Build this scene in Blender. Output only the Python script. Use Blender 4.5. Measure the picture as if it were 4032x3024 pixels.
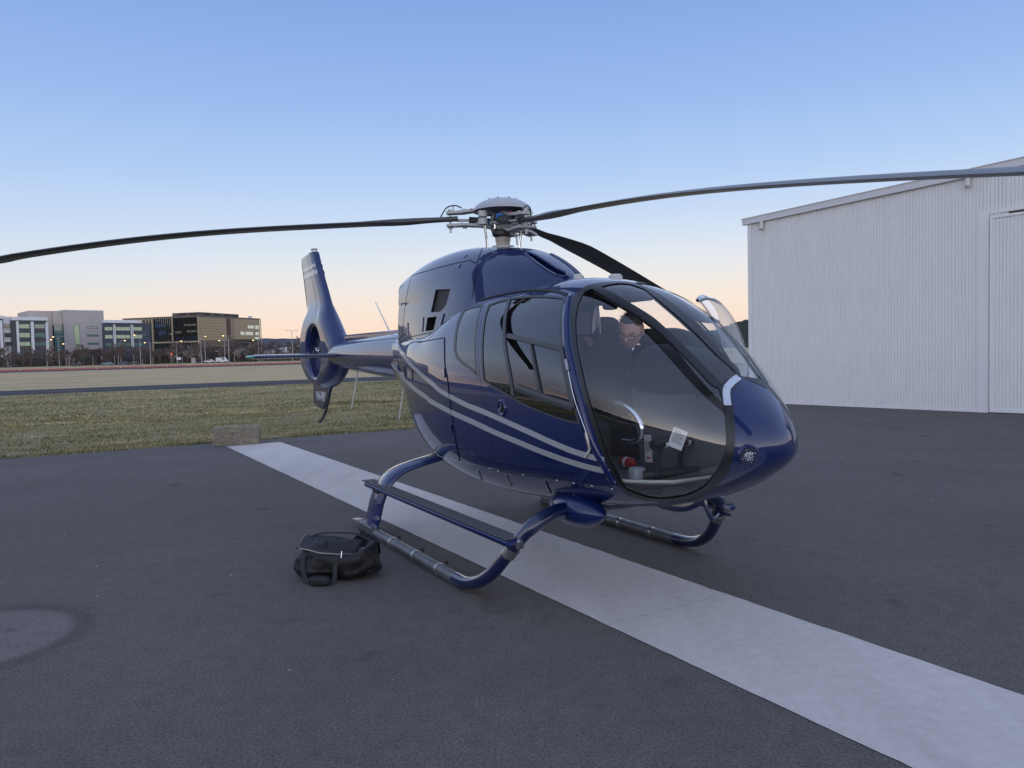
import bpy, bmesh, math, random
import numpy as np
from mathutils import Vector, Matrix, noise
from mathutils.geometry import delaunay_2d_cdt

# ------------------------------------------------------------------ reset
for o in list(bpy.data.objects):
    bpy.data.objects.remove(o, do_unlink=True)
scene = bpy.context.scene
COL = scene.collection
rnd = random.Random(7)
PI = math.pi

# ------------------------------------------------------------------ camera (eye height 1.68 m, hand held, slight roll)
cam_d = bpy.data.cameras.new('camera')
cam_d.sensor_width = 36.0
cam_d.lens = 27.04
cam_d.clip_start = 0.05
cam_d.clip_end = 20000
cam = bpy.data.objects.new('camera', cam_d)
COL.objects.link(cam)
R_ = Vector((0.9997356, -0.0009636, -0.0229737)); U_ = Vector((0.0229939, 0.0418940, 0.9988574)); F_ = Vector((0.0, 0.9991216, -0.0419050))
cam.matrix_world = Matrix(((R_.x, U_.x, -F_.x, 0), (R_.y, U_.y, -F_.y, 0), (R_.z, U_.z, -F_.z, 1.683), (0, 0, 0, 1)))
scene.camera = cam
scene.render.resolution_x = 1024
scene.render.resolution_y = 768

# ------------------------------------------------------------------ world: clear dusk sky, sun just under the horizon
def srgb(r, g, b):
    f = lambda v: (v/255/12.92) if v/255 <= .04045 else ((v/255+.055)/1.055)**2.4
    return (f(r), f(g), f(b), 1.0)
world = bpy.data.worlds.new('World')
scene.world = world
world.use_nodes = True
wt = world.node_tree
for n in list(wt.nodes): wt.nodes.remove(n)
def wn(t, **k):
    n = wt.nodes.new(t)
    for a, v in k.items(): setattr(n, a, v)
    return n
def wl(a, b): wt.links.new(a, b)
def wmath(op, a, b=None, clamp=False):
    n = wn('ShaderNodeMath', operation=op); n.use_clamp = clamp
    for i, v in enumerate((a, b)):
        if v is None: continue
        if hasattr(v, 'links'): wl(v, n.inputs[i])
        else: n.inputs[i].default_value = v
    return n.outputs[0]
tc = wn('ShaderNodeTexCoord')
nv = wn('ShaderNodeVectorMath', operation='NORMALIZE'); wl(tc.outputs['Generated'], nv.inputs[0])
sep = wn('ShaderNodeSeparateXYZ'); wl(nv.outputs[0], sep.inputs[0])
elev = wmath('MULTIPLY', wmath('ARCSINE', sep.outputs['Z']), 180/PI/90.0)      # 0..1 for 0..90 degrees
def ramp(stops):
    r = wn('ShaderNodeValToRGB'); r.color_ramp.interpolation = 'B_SPLINE'
    e = r.color_ramp.elements
    while len(e) < len(stops): e.new(.5)
    for i, (d, c) in enumerate(stops):
        e[i].position = max(0, min(1, d/90)); e[i].color = srgb(*c)
    wl(elev, r.inputs[0]); return r.outputs[0]
warm = ramp([(0, (255, 220, 192)), (1.6, (255, 226, 203)), (3.4, (250, 232, 216)), (5.6, (238, 237, 235)), (8.4, (212, 227, 246)), (12, (182, 209, 246)), (17, (155, 189, 240)), (24, (132, 167, 227)), (40, (122, 156, 218)), (90, (116, 146, 208))])
cool = ramp([(0, (250, 212, 186)), (1.6, (250, 222, 202)), (3.4, (242, 232, 222)), (5.6, (217, 227, 236)), (8.5, (200, 219, 244)), (12, (179, 206, 244)), (17, (153, 187, 238)), (24, (131, 166, 226)), (40, (122, 156, 218)), (90, (116, 146, 208))])
WARM_AZ = math.radians(14)            # warmest part of the facing horizon
dsun = wn('ShaderNodeVectorMath', operation='DOT_PRODUCT'); wl(nv.outputs[0], dsun.inputs[0]); dsun.inputs[1].default_value = (math.sin(WARM_AZ), math.cos(WARM_AZ), 0)
mr = wn('ShaderNodeMapRange'); mr.interpolation_type = 'SMOOTHSTEP'; wl(dsun.outputs['Value'], mr.inputs[0]); mr.inputs[1].default_value = .45; mr.inputs[2].default_value = 1.0
mixs = wn('ShaderNodeMixRGB'); wl(mr.outputs[0], mixs.inputs[0]); wl(cool, mixs.inputs[1]); wl(warm, mixs.inputs[2])
# low cloud banks, thicker towards the left of the view and behind
az = wmath('ARCTAN2', sep.outputs['X'], sep.outputs['Y'])
cv = wn('ShaderNodeCombineXYZ'); wl(wmath('MULTIPLY', az, 2.6), cv.inputs[0]); wl(wmath('MULTIPLY', elev, 62.0), cv.inputs[1])
cn = wn('ShaderNodeTexNoise'); cn.inputs['Scale'].default_value = 1.0; cn.inputs['Detail'].default_value = 7; cn.inputs['Roughness'].default_value = .56; wl(cv.outputs[0], cn.inputs['Vector'])
band = wn('ShaderNodeValToRGB'); be = band.color_ramp.elements; be[0].position = 0; be[0].color = (.25, .25, .25, 1); be[1].position = 3.6/90; be[1].color = (1, 1, 1, 1); q = be.new(8/90); q.color = (.8, .8, .8, 1); q = be.new(15/90); q.color = (0, 0, 0, 1)
wl(elev, band.inputs[0])
dcl = wn('ShaderNodeVectorMath', operation='DOT_PRODUCT'); wl(nv.outputs[0], dcl.inputs[0]); dcl.inputs[1].default_value = (-.95, .12, 0)
mc = wn('ShaderNodeMapRange'); mc.interpolation_type = 'SMOOTHSTEP'; wl(dcl.outputs['Value'], mc.inputs[0]); mc.inputs[1].default_value = .57; mc.inputs[2].default_value = .93
thr = wmath('ADD', cn.outputs['Fac'], wmath('MULTIPLY', mc.outputs[0], .34))
cm = wn('ShaderNodeMapRange'); cm.interpolation_type = 'SMOOTHSTEP'; wl(thr, cm.inputs[0]); cm.inputs[1].default_value = .60; cm.inputs[2].default_value = .80
cfac = wmath('MULTIPLY', wmath('MULTIPLY', cm.outputs[0], band.outputs[0]), wmath('MULTIPLY', mc.outputs[0], .95))
ccol = ramp([(0, (230, 172, 142)), (2.2, (188, 152, 150)), (4.5, (108, 116, 146)), (9, (132, 146, 186)), (14, (176, 192, 224)), (90, (176, 192, 224))])
mixc = wn('ShaderNodeMixRGB'); wl(cfac, mixc.inputs[0]); wl(mixs.outputs[0], mixc.inputs[1]); wl(ccol, mixc.inputs[2])
# the sun has set behind the viewer: broad pale glow low in that half of the sky
dgl = wn('ShaderNodeVectorMath', operation='DOT_PRODUCT'); wl(nv.outputs[0], dgl.inputs[0]); dgl.inputs[1].default_value = (.10, -.995, 0)
mg = wn('ShaderNodeMapRange'); mg.interpolation_type = 'SMOOTHSTEP'; wl(dgl.outputs['Value'], mg.inputs[0]); mg.inputs[1].default_value = -.30; mg.inputs[2].default_value = .95
gfall = wmath('POWER', 2.718, wmath('MULTIPLY', elev, -90/16.0))
gl_ = wmath('MULTIPLY', wmath('MULTIPLY', mg.outputs[0], gfall), 2.2)
gcol = wn('ShaderNodeVectorMath', operation='SCALE'); gcol.inputs[0].default_value = (1.0, .93, .86); wl(gl_, gcol.inputs['Scale'])
addg = wn('ShaderNodeVectorMath', operation='ADD'); wl(mixc.outputs[0], addg.inputs[0]); wl(gcol.outputs[0], addg.inputs[1])
bg = wn('ShaderNodeBackground'); bg.inputs['Strength'].default_value = 1.0; wl(addg.outputs[0], bg.inputs['Color'])
# physical low-sun sky, faint
sky = wn('ShaderNodeTexSky'); sky.sky_type = 'NISHITA'; sky.sun_disc = False; sky.sun_elevation = math.radians(0.5); sky.sun_rotation = math.radians(176)
bg2 = wn('ShaderNodeBackground'); bg2.inputs['Strength'].default_value = 0.004; wl(sky.outputs[0], bg2.inputs['Color'])
adds = wn('ShaderNodeAddShader'); wl(bg.outputs[0], adds.inputs[0]); wl(bg2.outputs[0], adds.inputs[1])
wout = wn('ShaderNodeOutputWorld'); wl(adds.outputs[0], wout.inputs['Surface'])

# added overhead fill lamp, brightens the whole scene evenly
dome_fill_d = bpy.data.lights.new('sun', 'SUN'); dome_fill_d.energy = 0.7; dome_fill_d.angle = math.radians(180); dome_fill_d.color = (1.0, .92, .84)
sun = bpy.data.objects.new('sun', dome_fill_d); COL.objects.link(sun)
sun.rotation_euler = (0, 0, 0)          # spread over the whole dome, no cast edge

scene.view_settings.view_transform = 'Standard'
scene.view_settings.look = 'None'
scene.view_settings.exposure = 0.0
scene.view_settings.gamma = 1.0
scene.cycles.max_bounces = 7
scene.cycles.transparent_max_bounces = 16

# ------------------------------------------------------------------ helpers
def tag(o, label=None, cat=None, group=None, kind=None):
    if label: o['label'] = label
    if cat: o['category'] = cat
    if group: o['group'] = group
    if kind: o['kind'] = kind
    return o
def empty(name, loc=(0, 0, 0), rz=0.0):
    o = bpy.data.objects.new(name, None); o.location = loc; o.rotation_euler = (0, 0, rz)
    o.empty_display_size = .2
    COL.objects.link(o); return o
def mesh(name, V, Fc, mat, parent=None, smooth=False, normals=None, mats=None, midx=None):
    me = bpy.data.meshes.new(name)
    me.from_pydata([tuple(map(float, v)) for v in V], [], [tuple(map(int, f)) for f in Fc])
    if mats:
        for m in mats: me.materials.append(m)
        me.polygons.foreach_set('material_index', list(midx))
    elif mat: me.materials.append(mat)
    if smooth: me.polygons.foreach_set('use_smooth', [True]*len(me.polygons))
    me.update()
    if normals is not None: me.normals_split_custom_set_from_vertices([tuple(map(float, n)) for n in normals])
    o = bpy.data.objects.new(name, me); COL.objects.link(o)
    if parent: o.parent = parent
    return o
class MB:
    """collects simple solids into one mesh"""
    def __init__(s): s.V = []; s.F = []
    def add(s, V, Fc):
        b = len(s.V); s.V += [tuple(v) for v in V]; s.F += [tuple(i+b for i in f) for f in Fc]; return s
    def box(s, a, b, M=None):
        x0, y0, z0 = a; x1, y1, z1 = b
        V = [Vector(p) for p in ((x0,y0,z0),(x1,y0,z0),(x1,y1,z0),(x0,y1,z0),(x0,y0,z1),(x1,y0,z1),(x1,y1,z1),(x0,y1,z1))]
        if M is not None: V = [M @ v for v in V]
        return s.add(V, [(0,3,2,1),(4,5,6,7),(0,1,5,4),(1,2,6,5),(2,3,7,6),(3,0,4,7)])
    def rbox(s, a, b, r=.01, M=None):
        # box with chamfered edges
        a = list(a); b = list(b); c = [min(r, (b[i]-a[i])*.45) for i in range(3)]
        V = []; idx = {}
        for ix in (0,1):
            for iy in (0,1):
                for iz in (0,1):
                    p = [(a,b)[ix][0], (a,b)[iy][1], (a,b)[iz][2]]
                    sg = [1 if i == 0 else -1 for i in (ix,iy,iz)]
                    for ax in range(3):
                        q = list(p)
                        for o_ in range(3):
                            if o_ != ax: q[o_] += sg[o_]*c[o_]
                        idx[(ix,iy,iz,ax)] = len(V); V.append(q)
        Fc = []
        for ax in range(3):
            o1, o2 = (ax+1) % 3, (ax+2) % 3
            for sd in (0,1):
                f = []
                for (u, v) in ((0,0),(1,0),(1,1),(0,1)):
                    k = [0,0,0]; k[ax] = sd; k[o1] = u; k[o2] = v; f.append(idx[(*k, ax)])
                Fc.append(f if sd else f[::-1])
        for ax in range(3):          # edges along ax
            o1, o2 = (ax+1) % 3, (ax+2) % 3
            for u in (0,1):
                for v in (0,1):
                    k0 = [0,0,0]; k1 = [0,0,0]; k0[o1] = k1[o1] = u; k0[o2] = k1[o2] = v; k1[ax] = 1
                    f = [idx[(*k0,o1)], idx[(*k1,o1)], idx[(*k1,o2)], idx[(*k0,o2)]]
                    Fc.append(f if (u ^ v) else f[::-1])
        for ix in (0,1):
            for iy in (0,1):
                for iz in (0,1):
                    f = [idx[(ix,iy,iz,a_)] for a_ in range(3)]
                    Fc.append(f if (ix+iy+iz) % 2 else f[::-1])
        V = [Vector(v) for v in V]
        if M is not None: V = [M @ v for v in V]
        return s.add(V, Fc)
    def tube(s, path, rad, n=10, caps=True, flat=None):
        P = [Vector(p) for p in path]; m = len(P)
        if not hasattr(rad, '__len__'): rad = [rad]*m
        T = [(P[min(i+1, m-1)]-P[max(i-1, 0)]).normalized() for i in range(m)]
        up = Vector((0,0,1)) if abs(T[0].z) < .9 else Vector((1,0,0))
        N = (up - T[0]*up.dot(T[0])).normalized(); V = []
        for i in range(m):
            N = (N - T[i]*N.dot(T[i])).normalized(); B = T[i].cross(N)
            fa = flat if flat else (1, 1)
            for j in range(n):
                a = 2*PI*j/n; V.append(P[i]+(N*math.cos(a)*fa[0]+B*math.sin(a)*fa[1])*rad[i])
        Fc = []
        for i in range(m-1):
            for j in range(n):
                k = (j+1) % n; Fc.append((i*n+j, i*n+k, (i+1)*n+k, (i+1)*n+j))
        if caps: Fc.append(tuple(range(n))[::-1]); Fc.append(tuple((m-1)*n+j for j in range(n)))
        return s.add(V, Fc)
    def lathe(s, prof, n=24, M=None):
        # prof: list of (r, z) about z axis
        V = []; m = len(prof)
        for r, z in prof:
            for j in range(n):
                a = 2*PI*j/n; V.append(Vector((r*math.cos(a), r*math.sin(a), z)))
        Fc = []
        for i in range(m-1):
            for j in range(n):
                k = (j+1) % n; Fc.append((i*n+j, i*n+k, (i+1)*n+k, (i+1)*n+j))
        if prof[0][0] > 1e-5: Fc.append(tuple(range(n))[::-1])
        if prof[-1][0] > 1e-5: Fc.append(tuple((m-1)*n+j for j in range(n)))
        if M is not None: V = [M @ v for v in V]
        return s.add(V, Fc)
    def cyl(s, a, b, r, n=14, r2=None):
        a = Vector(a); b = Vector(b); return s.tube([a, b], [r, r if r2 is None else r2], n)
    def prism(s, poly, z0, z1, M=None):
        n = len(poly); V = [Vector((x, y, z0)) for x, y in poly]+[Vector((x, y, z1)) for x, y in poly]
        if M is not None: V = [M @ v for v in V]
        return s.add(V, [tuple(range(n))[::-1], tuple(range(n, 2*n))]+[(i, (i+1) % n, (i+1) % n+n, i+n) for i in range(n)])
    def build(s, name, mat, parent=None, smooth=False, fix=True):
        o = mesh(name, s.V, s.F, mat, parent, smooth)
        if fix:
            bm = bmesh.new(); bm.from_mesh(o.data); bmesh.ops.recalc_face_normals(bm, faces=bm.faces)
            if smooth:
                for e in bm.edges:
                    if len(e.link_faces) == 2 and e.calc_face_angle(0) > .7: e.smooth = False
            bm.to_mesh(o.data); bm.free()
        return o
def crom(P, k=6):
    P = [Vector(p) for p in P]; Q = [P[0]*2-P[1]]+P+[P[-1]*2-P[-2]]; out = []
    for i in range(1, len(Q)-2):
        a, b, c, d = Q[i-1:i+3]
        for j in range(k):
            t = j/k; out.append(.5*((2*b)+(c-a)*t+(2*a-5*b+4*c-d)*t*t+(3*b-a-3*c+d)*t**3))
    out.append(P[-1]); return out

# ------------------------------------------------------------------ materials
MATS = {}
def mat(name, col, rough=.6, metal=0.0, spec=.5, coat=0.0, bump=None, var=None, emit=None, trans=0, alpha=1.0, coord='Object'):
    """bump=(scale, strength[, detail]); var=(scale, amount) darkens/lightens by noise"""
    if name in MATS: return MATS[name]
    m = bpy.data.materials.new(name); m.use_nodes = True; nt = m.node_tree; b = nt.nodes['Principled BSDF']
    b.inputs['Base Color'].default_value = (*col[:3], 1); b.inputs['Roughness'].default_value = rough; b.inputs['Metallic'].default_value = metal
    b.inputs['Specular IOR Level'].default_value = spec; b.inputs['Coat Weight'].default_value = coat; b.inputs['Coat Roughness'].default_value = .02
    if bump or var: t = nt.nodes.new('ShaderNodeTexCoord')
    if var:
        n = nt.nodes.new('ShaderNodeTexNoise'); n.inputs['Scale'].default_value = var[0]; n.inputs['Detail'].default_value = 6; n.inputs['Roughness'].default_value = .62
        nt.links.new(t.outputs[coord], n.inputs['Vector'])
        r = nt.nodes.new('ShaderNodeMapRange'); nt.links.new(n.outputs['Fac'], r.inputs[0]); r.inputs[1].default_value = .25; r.inputs[2].default_value = .75; r.inputs[3].default_value = 1-var[1]; r.inputs[4].default_value = 1+var[1]
        mx = nt.nodes.new('ShaderNodeVectorMath'); mx.operation = 'SCALE'; mx.inputs[0].default_value = col[:3]; nt.links.new(r.outputs[0], mx.inputs['Scale'])
        nt.links.new(mx.outputs[0], b.inputs['Base Color'])
    if bump:
        n = nt.nodes.new('ShaderNodeTexNoise'); n.inputs['Scale'].default_value = bump[0]; n.inputs['Detail'].default_value = bump[2] if len(bump) > 2 else 4
        nt.links.new(t.outputs[coord], n.inputs['Vector'])
        bp = nt.nodes.new('ShaderNodeBump'); bp.inputs['Strength'].default_value = bump[1]; bp.inputs['Distance'].default_value = .01
        nt.links.new(n.outputs['Fac'], bp.inputs['Height']); nt.links.new(bp.outputs[0], b.inputs['Normal'])
    if emit:
        b.inputs['Emission Color'].default_value = (*emit[:3], 1); b.inputs['Emission Strength'].default_value = emit[3]
    MATS[name] = m; return m
def glass_mat(name, tint, f0=.06, rough=0.0, boost=.94):
    """thin pane: tinted transmission plus a Schlick reflection"""
    m = bpy.data.materials.new(name); m.use_nodes = True; nt = m.node_tree
    for n in list(nt.nodes): nt.nodes.remove(n)
    N = nt.nodes.new; L = nt.links.new
    g = N('ShaderNodeNewGeometry'); d = N('ShaderNodeVectorMath'); d.operation = 'DOT_PRODUCT'; L(g.outputs['Normal'], d.inputs[0]); L(g.outputs['Incoming'], d.inputs[1])
    a = N('ShaderNodeMath'); a.operation = 'ABSOLUTE'; L(d.outputs['Value'], a.inputs[0])
    s1 = N('ShaderNodeMath'); s1.operation = 'SUBTRACT'; s1.inputs[0].default_value = 1; L(a.outputs[0], s1.inputs[1])
    p = N('ShaderNodeMath'); p.operation = 'POWER'; L(s1.outputs[0], p.inputs[0]); p.inputs[1].default_value = 5
    q = N('ShaderNodeMath'); q.operation = 'MULTIPLY_ADD'; L(p.outputs[0], q.inputs[0]); q.inputs[1].default_value = boost-f0; q.inputs[2].default_value = f0
    tr = N('ShaderNodeBsdfTransparent'); tr.inputs[0].default_value = (*tint, 1)
    gl = N('ShaderNodeBsdfGlossy'); gl.inputs['Roughness'].default_value = rough; gl.inputs['Color'].default_value = (1, 1, 1, 1)
    mx = N('ShaderNodeMixShader'); L(q.outputs[0], mx.inputs[0]); L(tr.outputs[0], mx.inputs[1]); L(gl.outputs[0], mx.inputs[2])
    o = N('ShaderNodeOutputMaterial'); L(mx.outputs[0], o.inputs[0]); MATS[name] = m; return m
PAINT = mat('blue_metallic_paint', (.0028, .0125, .082), rough=.45, metal=0.0, spec=.2, coat=1.0)
STRIPE = mat('silver_stripe_paint', (.36, .38, .40), rough=.35, coat=.8)
BLACK = mat('black_rubber', (.012, .013, .014), rough=.55)
SATIN = mat('satin_black_frame', (.016, .018, .02), rough=.38)
SEAM = mat('panel_gap', (.002, .002, .004), rough=.9)
TRIM = mat('dark_grey_window_trim', (.045, .05, .056), rough=.42)
LINING = mat('charcoal_cabin_lining', (.02, .021, .024), rough=.85, var=(14, .2))
GLASS = glass_mat('windscreen_acrylic', (.94, .96, .98), f0=.085)
TINT = glass_mat('tinted_side_acrylic', (.20, .21, .23), f0=.13)
STEEL = mat('worn_steel', (.36, .36, .36), rough=.34, metal=.9, var=(20, .25))
CHROME = mat('polished_metal', (.75, .76, .78), rough=.12, metal=1.0)
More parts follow.
